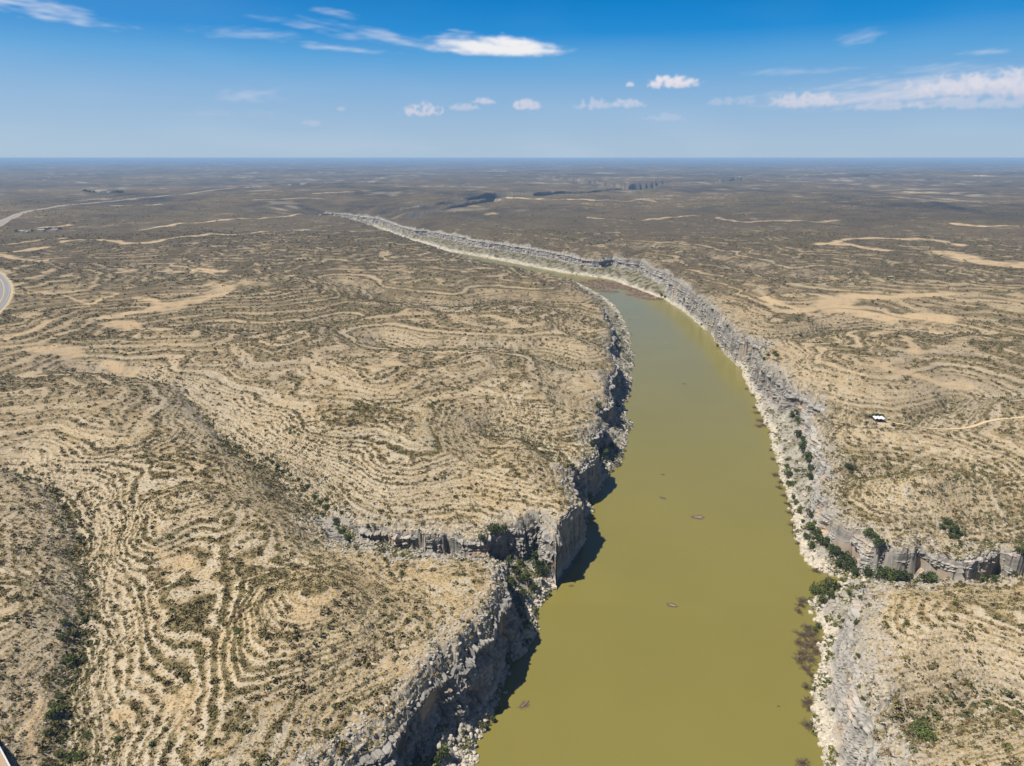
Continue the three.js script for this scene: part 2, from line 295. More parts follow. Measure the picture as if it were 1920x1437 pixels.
// ---------------------------------------------------------------- sky: deep blue, pale at the horizon and towards the sun, with the clouds of the day
{
  const W = 4096, H = 2048, data = new Float32Array(W * H * 4), PX = 22.34;      // PX: photograph pixels per degree
  const C = (px, py, hw, hh, a, kind, tilt = 0, seedy = 0) => { const [az, el] = sightAngles(px, py); return { az, el, hw: hw / PX, hh: hh / PX, a, kind, tilt, s: seedy || az * 3.7 + el }; };
  const clouds = [
    C(940, 92, 135, 20, 1.0, 'lens', -0.02), C(870, 78, 75, 16, 0.6, 'wisp', -0.05), C(660, 60, 150, 12, 0.30, 'wisp', -0.14), C(740, 72, 90, 9, 0.34, 'wisp', -0.2), C(630, 24, 55, 6, 0.42, 'wisp', -0.12), C(620, 88, 110, 5, 0.42, 'wisp', -0.06), C(540, 42, 70, 5, 0.24, 'wisp', -0.1), C(460, 62, 90, 9, 0.28, 'wisp', 0),
    C(70, 14, 130, 14, 0.62, 'wisp', -0.12), C(475, 180, 75, 12, 0.34, 'wisp', 0.02), C(440, 214, 110, 8, 0.16, 'wisp', 0),
    C(1260, 158, 52, 15, 0.95, 'puff'), C(1182, 160, 8, 5, 0.7, 'puff'), C(790, 210, 42, 16, 0.7, 'puff'), C(868, 202, 36, 9, 0.42, 'puff'), C(907, 191, 24, 8, 0.6, 'puff'), C(988, 200, 30, 12, 0.66, 'puff'), C(1112, 198, 36, 14, 0.42, 'puff'), C(1178, 197, 34, 11, 0.5, 'puff'), C(640, 205, 10, 4, 0.3, 'puff'), C(585, 233, 22, 6, 0.22, 'puff'), C(1250, 222, 40, 10, 0.2, 'puff'), C(1370, 192, 44, 11, 0.24, 'puff'),
    C(1690, 170, 260, 22, 0.5, 'wisp', 0.03), C(1740, 172, 150, 16, 0.3, 'lens', 0.03), C(1800, 150, 170, 15, 0.36, 'wisp', 0.03), C(1620, 190, 200, 12, 0.3, 'wisp', 0.02), C(1850, 195, 120, 14, 0.4, 'puff'), C(1510, 193, 64, 16, 0.6, 'puff'), C(1660, 200, 60, 12, 0.35, 'puff'), C(1790, 168, 70, 24, 0.62, 'puff'), C(1880, 165, 70, 28, 0.55, 'puff'), C(1950, 160, 60, 30, 0.6, 'puff'),
    C(1610, 70, 40, 12, 0.3, 'wisp', 0.1), C(1845, 98, 40, 4, 0.35, 'wisp'), C(1500, 133, 110, 5, 0.28, 'wisp'), C(1760, 128, 90, 7, 0.3, 'wisp'),
    C(2300, 150, 150, 20, 0.4, 'lens'), C(-420, 120, 160, 16, 0.4, 'wisp'), C(2600, 60, 160, 14, 0.4, 'wisp'),
  ];
  for (let i = 0; i < 46; i++) clouds.push({ az: 60 + rnd() * 240, el: 2.5 + rnd() * rnd() * 34, hw: 2 + rnd() * 6, hh: 0.4 + rnd() * 1.0, a: 0.25 + 0.4 * rnd(), kind: ['wisp', 'wisp', 'lens', 'puff'][i & 3], tilt: rnd() * 0.2 - 0.1, s: rnd() * 300 });
  const stops = [[-90, .30, .25, .18], [-0.5, .30, .25, .18], [-0.4, .40, .53, .665], [0.8, .395, .53, .67], [2.6, .33, .495, .69], [4.9, .235, .44, .70], [7, .11, .37, .70], [8.9, .02, .265, .65], [11, .003, .212, .58], [16, .003, .125, .40], [30, .004, .058, .19], [60, .005, .034, .11], [90, .006, .03, .10]];
  const rows = new Float64Array(H * 3);
  for (let y = 0; y < H; y++) {
    const el = ((y + 0.5) / H - 0.5) * 180; let i = 0; while (i < stops.length - 2 && el > stops[i + 1][0]) i++;
    const t = clamp((el - stops[i][0]) / (stops[i + 1][0] - stops[i][0])), s = stops[i][0] < 0.5 ? t : t;
    for (let c = 0; c < 3; c++) rows[y * 3 + c] = mix(stops[i][c + 1], stops[i + 1][c + 1], s);
  }
  for (let y = 0; y < H; y++) {
    const el = ((y + 0.5) / H - 0.5) * 180, ce = Math.cos(el / 57.29578), se = Math.sin(el / 57.29578);
    const here = clouds.filter(c => Math.abs(el - c.el) < c.hh * 3 + Math.abs(c.tilt) * c.hw * 1.6);
    for (let x = 0; x < W; x++) {
      const a = ((x + 0.5) / W - 0.5) * 2 * Math.PI, dx = ce * Math.cos(a), dz = ce * Math.sin(a);
      let R = rows[y * 3], G = rows[y * 3 + 1], B = rows[y * 3 + 2];
      if (el > -0.4) {
        const toSun = dx * SUN.x + se * SUN.y + dz * SUN.z, glow = Math.pow(clamp((toSun + 0.25) / 1.25), 2.4) * (0.62 * Math.exp(-el / 18) + 0.12);
        const az = Math.atan2(dx, -dz) * 57.29578;
        R += (0.62 - R * 0.3) * glow * 0.9; G += 0.52 * glow * 0.85; B += 0.42 * glow * 0.7;
        const veil = 0.04 * Math.max(0, n2(az / 9, el / 2.2)) * Math.exp(-el / 10); R += veil; G += veil * 0.8; B += veil * 0.6;
        let k = 0, lit = 1;
        for (const c of here) {
          let u = az - c.az; if (u > 180) u -= 360; if (u < -180) u += 360;
          if (Math.abs(u) > c.hw * 2) continue;
          const vv = el - c.el - c.tilt * u, U = u / c.hw, V = vv / c.hh;
          if (c.kind === 'wisp') {
            const s = 1 - U * U - V * V * 0.7 + 1.0 * fbm(u * 0.3 + c.s, vv * 2.4 - u * 0.2, 4) + 0.5 * n2(u * 0.9 + c.s, vv * 7 - u * 0.5);
            const q = c.a * sstep(0.1, 1.9, s) * sstep(0, 0.5, 1.6 - U * U - 0.4 * V * V); k += (1 - k) * q;
          } else if (c.kind === 'lens') {
            const V2 = V > 0 ? V * (0.8 + 0.5 * Math.abs(U)) : V * 1.5;
            const s = 1 - U * U - V2 * V2 + 0.55 * fbm(u * 0.35 + c.s, vv * 2.4, 5) + 0.25 * fbm(u * 1.4, vv * 4, 3);
            const q = c.a * sstep(0.0, 0.95, s) * sstep(0, 0.4, 1.5 - U * U); k += (1 - k) * q;
          } else {
            const V2 = V > 0 ? V : V * 2.0;
            const bil = 1 - 2.2 * Math.abs(n2(u * 1.3 + c.s, vv * 1.6 + c.s)) + 0.5 - 1.1 * Math.abs(n2(u * 2.9 + c.s, vv * 3.3));
            const s = 0.55 - U * U - Math.abs(V2) * Math.abs(V2) + 0.55 * bil + 0.7 * fbm(u * 0.8 + c.s, vv * 1.1, 4);
            const q = c.a * sstep(0.05, 0.8, s) * sstep(0, 0.5, 1.6 - U * U) * sstep(0, 0.4, 1.7 - V * V); k += (1 - k) * q;
            lit = Math.min(lit, 1 - 0.28 * q * sstep(0.2, -0.9, V - 0.5 * n2(u * 3, vv * 3)));
          }
        }
        const low = sstep(9, 3, el); R = mix(R, mix(0.88, 0.72, low) * lit, k); G = mix(G, mix(0.88, 0.70, low) * lit, k); B = mix(B, mix(0.90, 0.78, low) * Math.sqrt(lit), k);
      }
      const o = (y * W + x) * 4; data[o] = R / 1.6; data[o + 1] = G / 1.6; data[o + 2] = B / 1.6; data[o + 3] = 1;
    }
  }
  const sky = new THREE.DataTexture(data, W, H, THREE.RGBAFormat, THREE.FloatType);
  sky.mapping = THREE.EquirectangularReflectionMapping; sky.magFilter = sky.minFilter = THREE.LinearFilter; sky.needsUpdate = true;
  scene.background = sky; scene.environment = sky;
}

// ---------------------------------------------------------------- the land as one sheet out to the horizon, finer where it is near
{
  const az = [];
  const COLS = 1000, HALF = 46.5;
  for (let i = 0; i <= COLS; i++) az.push(-HALF + 2 * HALF * i / COLS);
  for (let i = 1; i < 26; i++) az.push(HALF + (360 - 2 * HALF) * i / 26);
  const rad = [3];
  while (rad[rad.length - 1] < 52000) {
    const r = rad[rad.length - 1], px = (r * r + 145 * 145) / (683 * 145);
    let s = r < 120 ? 6 : px * 0.95;
    if (r >= 120) s = Math.min(s, r < 450 ? 9 : r < 1350 ? 2.3 : r < 1750 ? 4.2 : r < 3300 ? 8 : r * 0.02);
    rad.push(r + s);
  }
  const nc = az.length, nr = rad.length, N = nc * nr;
  const pos = new Float32Array(N * 3), col = new Float32Array(N * 3), aux = new Float32Array(N);
  const sa = az.map(a => Math.sin(a / 57.29578)), ca = az.map(a => Math.cos(a / 57.29578));
  for (let i = 0; i < nr; i++) for (let j = 0; j < nc; j++) {
    const r = rad[i]; let x = sa[j] * r, f = ca[j] * r;
    terrain(x, f);
    const o = (i * nc + j) * 3, zone = T.zone; let R, G, B;
    const fine = n2(x / 0.9, f / 0.9), mid = n2(x / 3.4, f / 3.4), big = n2(x / 30, f / 30);
    if (zone === 1) {
      const g = 0.36 + 0.06 * fine; R = g; G = g * 0.93; B = g * 0.83;
    } else if (zone === 2) {
      const ring = sstep(4.6, 2.2, T.h + 1.6 * n2(x / 12, f / 12)), g = mix(0.40, 0.60, ring) + 0.09 * mid + 0.09 * fine, wet = sstep(0.9, 0.2, T.h);
      R = g; G = g * mix(0.93, 0.90, ring); B = g * mix(0.80, 0.74, ring);
      const brush = sstep(-0.25, 0.5, n2(x / 9, f / 9) + 0.4 * mid + 0.3 * (T.u - 0.5)) * mix(0.75, 0.2, ring) + 0.6 * sstep(500, 950, r) * (1 - ring);
      R = mix(R, 0.17, brush); G = mix(G, 0.15, brush); B = mix(B, 0.085, brush);
      R *= 1 - 0.3 * wet; G *= 1 - 0.3 * wet; B *= 1 - 0.4 * wet;
    } else if (zone === 3) { R = 0.3; G = 0.26; B = 0.15; } else {
      const c = cover(x, f, r), s = strata(T.raw, sstep(300, 650, r)), blur = r < 500 ? 1 : 500 / r;
      const rocky = clamp(sstep(11, 2, T.e + 7 * n2(x / 12, f / 12)) * 0.95 + 0.75 * Math.exp(-T.dd / 20) * (0.6 + 0.4 * sstep(400, 60, T.e)) + T.gorge * 0.1 + 0.75 * sstep(0.1, 0.45, n2(x / 140 + 40, f / 110)) * sstep(-0.2, 0.4, strata(T.raw + 0.4, 1))) * (0.6 + 0.4 * mid) * (1 - T.bare);
      // bare soil, limestone rubble, dry grass, scrub
      R = 0.48 + 0.05 * s + 0.06 * fine; G = 0.372 + 0.04 * s + 0.05 * fine; B = 0.222 + 0.03 * s + 0.035 * fine;
      if (T.bare > 0) { R = mix(R, 0.54, T.bare * 0.7); G = mix(G, 0.395, T.bare * 0.7); B = mix(B, 0.235, T.bare * 0.7); }
      const gray = 0.40 + 0.08 * fine; R = mix(R, gray * 1.03, rocky); G = mix(G, gray * 0.95, rocky); B = mix(B, gray * 0.82, rocky);
      const ledge = ledgeOf(T.raw) * sstep(-0.35, 0.35, n2(x / 17 + 7, f / 17) + 0.4 * mid + 0.25) * sstep(850, 380, r) * (1 - T.bare) * 0.75;
      R = mix(R, 0.55, ledge); G = mix(G, 0.48, ledge); B = mix(B, 0.37, ledge);
      const dry = (1 - 0.8 * ledge) * sstep(-0.3, 0.8, c + 0.4 * mid + 0.55 * fine * blur) * 0.9;
      const green = sstep(0.2, 0.9, c + 0.4 * big + 0.3 * mid);
      const dr = mix(0.29, 0.21, green), dg = mix(0.205, 0.172, green), db = mix(0.112, 0.078, green);
      R = mix(R, dr, dry); G = mix(G, dg, dry); B = mix(B, db, dry);
      const far1 = sstep(230, 1100, r) * (1 - T.bare), clump = n2(x / 11, f / 11) + 0.9 * n2(x / 31, f / 31) + 0.8 * n2(x / 90, f / 90 + 3) + 0.7 * n2(x / 280, f / 280) - 0.8 * strata(T.raw, 1);
      const brush = far1 * (0.28 + 0.68 * sstep(-0.8, 0.9, clump + 1.7 * sstep(650, 2000, r) + 0.4 * n2(x / 5, f / 5)));
      const bw = sstep(600, 1800, r); R = mix(R, mix(0.092, 0.088, bw), brush); G = mix(G, mix(0.068, 0.062, bw), brush); B = mix(B, mix(0.031, 0.024, bw), brush);
      if (r > 1200) { const w = sstep(1200, 2500, r), q = 1 + w * (0.6 * n2(x / 700, f / 700) + 0.6 * n2(x / 210, f / 210) + 0.5 * n2(x / 60, f / 60)), pale = w * (1 - T.gorge) * 0.6 * sstep(0.4, 0.8, n2(x / 300 + 60, f / 190) + 0.5 * n2(x / 60, f / 60)); R = mix(R, 0.33, pale); G = mix(G, 0.28, pale); B = mix(B, 0.21, pale); R *= q; G *= q; B *= q; }
      if (T.road > 0) { R = mix(R, 0.60, T.road * 0.85); G = mix(G, 0.49, T.road * 0.85); B = mix(B, 0.32, T.road * 0.85); }
    }
    pos[o] = x; pos[o + 1] = T.h; pos[o + 2] = -f;
    col[o] = R; col[o + 1] = G; col[o + 2] = B; aux[i * nc + j] = zone === 0 ? 1 - T.road : 0;
  }
  const idx = new Uint32Array((nr - 1) * nc * 6); let k = 0;
  for (let i = 0; i < nr - 1; i++) for (let j = 0; j < nc; j++) {
    const j2 = (j + 1) % nc, a = i * nc + j, b = i * nc + j2, c = a + nc, d = b + nc;
    if ((i + j) & 1) { idx[k++] = a; idx[k++] = b; idx[k++] = c; idx[k++] = b; idx[k++] = d; idx[k++] = c; } else { idx[k++] = a; idx[k++] = b; idx[k++] = d; idx[k++] = a; idx[k++] = d; idx[k++] = c; }
  }
  const g = new THREE.BufferGeometry();
  g.setAttribute('position', new THREE.BufferAttribute(pos, 3)); g.setIndex(new THREE.BufferAttribute(idx, 1));
  g.computeVertexNormals();
  const nn = g.attributes.normal.array;
  for (let i = 0; i < N; i++) {                 // steep ground is bare rock
    const st = sstep(0.86, 0.6, nn[i * 3 + 1]) * aux[i] * 0.8 * (1 - 0.6 * sstep(1800, 2600, Math.hypot(pos[i * 3], pos[i * 3 + 2]))); if (st <= 0) continue;
    const q = 0.42; col[i * 3] = mix(col[i * 3], q, st); col[i * 3 + 1] = mix(col[i * 3 + 1], q * 0.93, st); col[i * 3 + 2] = mix(col[i * 3 + 2], q * 0.83, st);
  }
  g.setAttribute('color', new THREE.BufferAttribute(col, 3));
  const tn = 1024, grain = new Uint8Array(tn * tn * 4), relief = new Uint8Array(tn * tn * 4), F1 = new Float32Array(tn * tn);
  reseed(9);
  for (let i = 0; i < 42000; i++) {               // pebbles, tufts and bare spots, a third of a metre to a metre wide
    const cx = rnd() * tn, cy = rnd() * tn, q = 1.2 + 3.2 * rnd() ** 3, v = rnd() < 0.55 ? -0.5 - 0.5 * rnd() : 0.3 + 0.4 * rnd();
    for (let y = -5; y <= 5; y++) for (let x = -5; x <= 5; x++) { const d = (x * x + y * y) / (q * q); if (d < 1) { const k = ((Math.floor(cy) + y + tn) % tn) * tn + (Math.floor(cx) + x + tn) % tn; F1[k] = F1[k] * d + v * (1 - d); } }
  }
  for (let i = 0; i < tn * tn; i++) { const v = F1[i], q = clamp(0.80 + 0.26 * v + 0.06 * (rnd() - 0.5)); grain.set([q * 255, q * 255, q * 252, 255], i * 4); const b = clamp(0.5 - 0.4 * v) * 255; relief.set([b, b, b, 255], i * 4); }
  const tx = [grain, relief].map(d => { const t = new THREE.DataTexture(d, tn, tn); t.wrapS = t.wrapT = THREE.RepeatWrapping; t.magFilter = t.minFilter = THREE.LinearFilter; t.repeat.set(1 / 137, 1 / 137); t.needsUpdate = true; return t; });
  const uv = new Float32Array(N * 2); for (let i = 0; i < N; i++) { uv[i * 2] = pos[i * 3]; uv[i * 2 + 1] = pos[i * 3 + 2]; }
  g.setAttribute('uv', new THREE.BufferAttribute(uv, 2));
  const land = new THREE.Mesh(g, mat(0.77, 0.77, 0.77, 1, { vertexColors: true, side: THREE.DoubleSide, map: tx[0], bumpMap: tx[1], bumpScale: 0.25 })); land.name = 'terrain';
  console.log('terrain', nr, nc, (nr * nc * 2 / 1e6).toFixed(2) + 'M tris');
  add(tag(land, null, null, null, 'structure'));
}

// ---------------------------------------------------------------- the cliffs: bedded limestone faces hung from the rim to the rubble
{
  const P = RIM.p, runs = []; let area = 0;
  for (let i = 0; i < P.length - 1; i++) area += P[i][0] * P[i + 1][1] - P[i + 1][0] * P[i][1];
  const turn = area > 0 ? 1 : -1, raw = [];
  let s = 0;
  for (let i = 0; i < P.length - 1; i++) {
    const [ax, af] = P[i], [bx, bf] = P[i + 1], L = Math.hypot(bx - ax, bf - af), nx = -(bf - af) / L * turn, nf = (bx - ax) / L * turn;
    for (let t = 0; t < L;) { const x = ax + (bx - ax) * t / L, f = af + (bf - af) * t / L, r = Math.hypot(x, f), st = clamp(r * 0.0021, 0.5, 4); if (f > 60 && r < 2450) raw.push({ x, f, nx, nf, s: s + t, r, st }); else raw.push(null); t += f > 60 ? st : 8; }
    s += L;
  }
  const K = 7, smooth = raw.map((q, i) => { if (!q) return null; let nx = 0, nf = 0; for (let j = -K; j <= K; j++) { const w = raw[i + j]; if (w) { nx += w.nx; nf += w.nf; } } const l = Math.hypot(nx, nf) || 1; return { ...q, nx: nx / l, nf: nf / l }; });
  for (const q of smooth) {
    if (!q) continue;
    let x = q.x, f = q.f;                         // undo the wandering of the land's lines
    let d0 = null, d1 = null, zoneWas = 0; const step = 0.35 * Math.max(1, q.r / 700);
    for (let d = -13; d < (q.r > 1200 ? 80 : 36); d += step) {
      terrain(x + q.nx * d, f + q.nf * d);
      if (d0 === null) { if (T.zone !== 0 && zoneWas === 0 && d > -13) { d0 = d - step * 0.5; q.al = 0; } }
      if (d0 !== null && T.zone === 1) q.al = Math.max(q.al, T.alcove);
      if (d0 !== null && T.zone > 1) { d1 = d; break; }
      if (d0 !== null && T.zone === 0 && d > d0 + 12) break;
      zoneWas = T.zone;
    }
    q.ok = d0 !== null && d1 !== null; if (!q.ok) continue;
    q.d0 = d0; q.d1 = Math.max(d1, d0 + 1.2);
    q.top = ground(x + q.nx * (d0 - step), f + q.nf * (d0 - step)); q.base = ground(x + q.nx * (q.d1 + 0.4), f + q.nf * (q.d1 + 0.4));
    q.ok = q.top - q.base > 2;
  }
  const NV = 40, pos = [], col = [], ix = []; let last = -1;
  smooth.forEach((q, i) => {
    if (!q || !q.ok) { last = -1; return; }
    const first = pos.length / 3, H = q.top - q.base, S = q.s, slab = q.x > 70 && q.f < 470 ? 0.4 : 1, coarse = (q.r > 900 ? 0.5 : 1) * (slab < 1 ? 0.6 : 1);
    for (let k = 0; k <= NV; k++) {
      const t = k === 0 ? 0 : (k - 1) / (NV - 1), y = k === 0 ? q.top - 0.35 : mix(q.top - 0.7 - 1.3 * Math.abs(n2(S / 5.2, 77)) - 0.3 * Math.abs(V1[Math.floor(S / 3.3) & 255]), q.base - 0.7, t), env = Math.min(1, 0.45 + 4 * t) * Math.min(1, 4 * (1 - t));
      const wob = 1.2 * n2(S / 31, 4.5), bed = v1((y + wob) * 0.42 + 9) + 0.55 * v1((y + wob) * 1.15 + 33) + 0.3 * v1((y + wob) * 2.6 + 80);
      const n3 = q.nx * 37, crack = Math.max(0, 1 - Math.abs(n2(S / 6.5 + n3, y / 30 + 3)) * 7) * coarse * (slab < 1 ? 0.5 : 1), crack2 = Math.max(0, 1 - Math.abs(n2(S / 3.1 + 60, y / 9)) * 8) * coarse;
      worley(S / 6.5 + 0.4 * n2(S / 5, y / 5), y / 5.2 + 0.3 * bed); const b1 = CELL.id, j1 = sstep(0.14, 0, CELL.edge) * coarse; worley(S / 2.3 + 40, y / 1.5 + 0.5 * n2(S / 6, y / 4)); const b2 = CELL.id, j2 = sstep(0.12, 0, CELL.edge) * coarse;
      const bi = (y + wob + 0.5 * n2(S / 7, 3)) / 1.45 + 100, bf = bi - Math.floor(bi), bedge = sstep(0.14, 0.0, Math.min(bf, 1 - bf)) * coarse;
      const rough = 0.75 * V1[(Math.floor(bi) * 5) & 255] * slab - 0.45 * bedge + 1.2 * b1 * slab + 0.5 * b2 * slab - 0.9 * j1 - 0.35 * j2 + 0.7 * n2(S / 9, y / 7 + 12) + 0.3 * n2(S / 1.5, y / 1.2 + 40);
      const hang = slab < 1 && q.nf < -0.3 ? 1.0 * Math.exp(-(((t - 0.68) / 0.2) ** 2)) * sstep(-0.15, 0.25, n2(S / 20, 5)) : 0, alc = hang + q.al * Math.exp(-(((t - 0.5 - 0.12 * n2(S / 14, 8)) / 0.22) ** 2)) * sstep(-0.1, 0.35, n2(S / 17, 21));
      const room = q.d1 - q.d0; let d = q.d0 + room * (0.30 + 0.30 * t + 0.4 * t * t * t) + env * (0.9 * bed + rough + 1.7 * n2(S / 13, y / 40 + 2) - 1.6 * crack - 0.8 * crack2 - 4.6 * alc);
      d = Math.max(d, q.d0 + 0.25 + Math.min(room * 0.16, 0.9) * env); if (k === 0) d = q.d0 - 1.8;
      if (t > 0.96) d = Math.max(d, q.d1 + 0.2);
      pos.push(q.x + q.nx * d, y, -(q.f + q.nf * d));
      const streak = n2(S / 1.8 + 9, y / 26) + 0.6 * n2(S / 0.8, y / 12), tone = n2(S / 22 + 3, y / 14 + 6);
      let g = 0.37 + (slab < 1 ? 0.05 : 0) + 0.07 * bed + 0.06 * streak + 0.06 * tone - 0.20 * crack - 0.10 * crack2 * env - 0.14 * j1 - 0.06 * j2 - 0.10 * bedge + 0.05 * b1 + 0.04 * b2; g = Math.max(0.1, g);
      let R = g, G = g * 0.945, B = g * 0.865; const warm = clamp(alc * 1.3 + 0.8 * sstep(0.28, 0.5, n2(S / 13 + 44, y / 8)) * env) * 0.75 * (0.7 + 0.3 * streak);
      R = mix(R, 0.60, warm); G = mix(G, 0.42, warm); B = mix(B, 0.26, warm);
      const ring = sstep(5.5, 2.5, y + 1.2 * n2(S / 9, 1)); R = mix(R, 0.62 + 0.08 * streak, ring * 0.85); G = mix(G, 0.56 + 0.07 * streak, ring * 0.85); B = mix(B, 0.46 + 0.05 * streak, ring * 0.85);
      col.push(R, G, B);
    }
    if (last >= 0 && Math.abs(smooth[i - 1].d0 - q.d0) < 9 + q.r / 120) for (let k = 0; k < NV; k++) { const a = last + k, b = first + k; ix.push(a, b, a + 1, b, b + 1, a + 1); }
    last = first;
  });
  const g = new THREE.BufferGeometry(); g.setAttribute('position', new THREE.Float32BufferAttribute(pos, 3)); g.setAttribute('color', new THREE.Float32BufferAttribute(col, 3)); g.setIndex(ix); g.computeVertexNormals();
  const m = new THREE.Mesh(g, mat(0.64, 0.64, 0.64, 1, { vertexColors: true, side: THREE.DoubleSide, flatShading: true })); m.name = 'cliff_terrain'; console.log('cliff', ix.length / 3);
  add(tag(m, null, null, null, 'structure'));
}

// ---------------------------------------------------------------- the river: muddy olive water
{
  const n = 512, px = new Uint8Array(n * n * 4);
  const wrap = (x, y, s) => { const u = x / n, v = y / n; return mix(mix(n2(u * s, v * s), n2((u - 1) * s + s * 2, v * s), u), mix(n2(u * s, (v - 1) * s + 2 * s), n2((u - 1) * s + 2 * s, (v - 1) * s + 2 * s), u), v); };
  for (let y = 0; y < n; y++) for (let x = 0; x < n; x++) { const q = clamp(0.93 + 0.05 * wrap(x, y, 4) + 0.03 * wrap(x, y, 11)); px.set([q * 255, q * 255, (q - 0.02) * 255, 255], (y * n + x) * 4); }
  const tex = new THREE.DataTexture(px, n, n); tex.wrapS = tex.wrapT = THREE.RepeatWrapping; tex.magFilter = tex.minFilter = THREE.LinearFilter; tex.repeat.set(1 / 260, 1 / 260); tex.needsUpdate = true;
  const bp = new Uint8Array(n * n * 4);
  for (let y = 0; y < n; y++) for (let x = 0; x < n; x++) { const q = clamp(0.5 + 0.22 * wrap(x, y, 24) + 0.2 * wrap(x, y, 50) + 0.12 * wrap(x, y, 90)); bp.set([q * 255, q * 255, q * 255, 255], (y * n + x) * 4); }
  const bump = new THREE.DataTexture(bp, n, n); bump.wrapS = bump.wrapT = THREE.RepeatWrapping; bump.magFilter = bump.minFilter = THREE.LinearFilter; bump.repeat.set(1 / 60, 1 / 60); bump.needsUpdate = true;
  const shape = new THREE.Shape(RIM.p.slice(0, -1).map(p => new THREE.Vector2(p[0], p[1])));
  const g = new THREE.ShapeGeometry(shape); g.rotateX(-Math.PI / 2);
  const w = new THREE.Mesh(g, mat(0.162, 0.143, 0.036, 0.2, { map: tex, bumpMap: bump, bumpScale: 0.035, side: THREE.DoubleSide })); w.name = 'river_water';
  add(tag(w, null, null, null, 'structure'));
}
// ---------------------------------------------------------------- roads
function ribbon(road, offset, half, lift, step = 1) {
  const p = road.fine, n = p.length, v = [], uv = [], ix = []; let run = 0;
  for (let i = 0; i < n; i++) {
    const a = p[Math.max(0, i - 1)], b = p[Math.min(n - 1, i + 1)], l = Math.hypot(b[0] - a[0], b[1] - a[1]) || 1, sx = (b[1] - a[1]) / l, sf = -(b[0] - a[0]) / l;
    if (i) run += Math.hypot(p[i][0] - p[i - 1][0], p[i][1] - p[i - 1][1]);
    for (let k = 0; k < 3; k++) { const o = offset + half * (k - 1); v.push(p[i][0] + sx * o, road.level[i] + lift + (k === 1 ? 0.02 : 0), -(p[i][1] + sf * o)); uv.push(o / 4, run / 4); }
    if (i) for (let k = 0; k < 2; k++) { const q = i * 3 + k, w = q - 3; ix.push(w, w + 1, q, w + 1, q + 1, q); }
  }
  const g = new THREE.BufferGeometry(); g.setAttribute('position', new THREE.Float32BufferAttribute(v, 3)); g.setAttribute('uv', new THREE.Float32BufferAttribute(uv, 2)); g.setIndex(ix); g.computeVertexNormals(); return g;
}
function speckled(r, g, b, spread, size = 128) {
  const d = new Uint8Array(size * size * 4), enc = v => 255 * Math.pow(clamp(v), 1 / 2.2);
  for (let i = 0; i < size * size; i++) { const q = 1 + spread * (rnd() - 0.5) + spread * 0.7 * n2((i % size) / 9, Math.floor(i / size) / 9); d.set([enc(r * q), enc(g * q), enc(b * q), 255], i * 4); }
  const t = new THREE.DataTexture(d, size, size); t.colorSpace = THREE.SRGBColorSpace; t.wrapS = t.wrapT = THREE.RepeatWrapping; t.magFilter = t.minFilter = THREE.LinearFilter; t.needsUpdate = true; return t;
}
{
  const asphalt = new THREE.MeshStandardMaterial({ map: speckled(0.17, 0.17, 0.18, 0.3), roughness: 0.9, side: THREE.DoubleSide });
  const white = mat(0.4, 0.4, 0.38, 0.7, { side: THREE.DoubleSide }), yellow = mat(0.6, 0.42, 0.06, 0.7, { side: THREE.DoubleSide });
  for (const k of ['highway', 'distant']) {
    const R = ROADS[k], o = new THREE.Mesh(ribbon(R, 0, 5.4, 0.12), asphalt); o.name = numbered('road'); tag(o, null, null, null, 'structure');
    for (const s of [-1, 1]) { part('edge_line', ribbon(R, s * 4.6, 0.1, 0.17), white, o); part('centre_line', ribbon(R, s * 0.2, 0.1, 0.17), yellow, o); }
    add(o);
  }
  const dirt = new THREE.MeshStandardMaterial({ map: speckled(0.43, 0.335, 0.21, 0.25), roughness: 1, side: THREE.DoubleSide });
  for (const k of ['dirt', 'loop']) { const o = new THREE.Mesh(ribbon(ROADS[k], 0, ROADS[k].w / 2, k === 'dirt' ? 0.32 : 0.314), dirt); o.name = numbered('dirt_track'); add(tag(o, null, null, null, 'structure')); }
}

// ---------------------------------------------------------------- where a sight line of the survey meets the land
function spot(px, py) {
  const dx = (px - 960) / LENS, dy = (718.5 - py) / LENS, up = -SP + dy * CP, fw = CP + dy * SP;
  let t0 = 100 / -up, t = t0;
  for (let n = 0; n < 4000; n++) {
    const y = EYE + up * t, h = Math.max(0, ground(dx * t, fw * t));
    if (y <= h) break;
    t0 = t; t += Math.max(0.4, (y - h) * 0.5);
  }
  let f = fw * t, x = dx * t; terrain(x, f);
  for (let n = 0; n < 40 && T.zone === 1; n++) { x += T.nx * 0.5; f += T.nf * 0.5; terrain(x, f); }
  return [x, Math.max(0, ground(x, f)), -f];
}
const span = (p, px) => px / LENS * Math.hypot(p[0], EYE - p[1], p[2]);       // metres that px photograph pixels span there

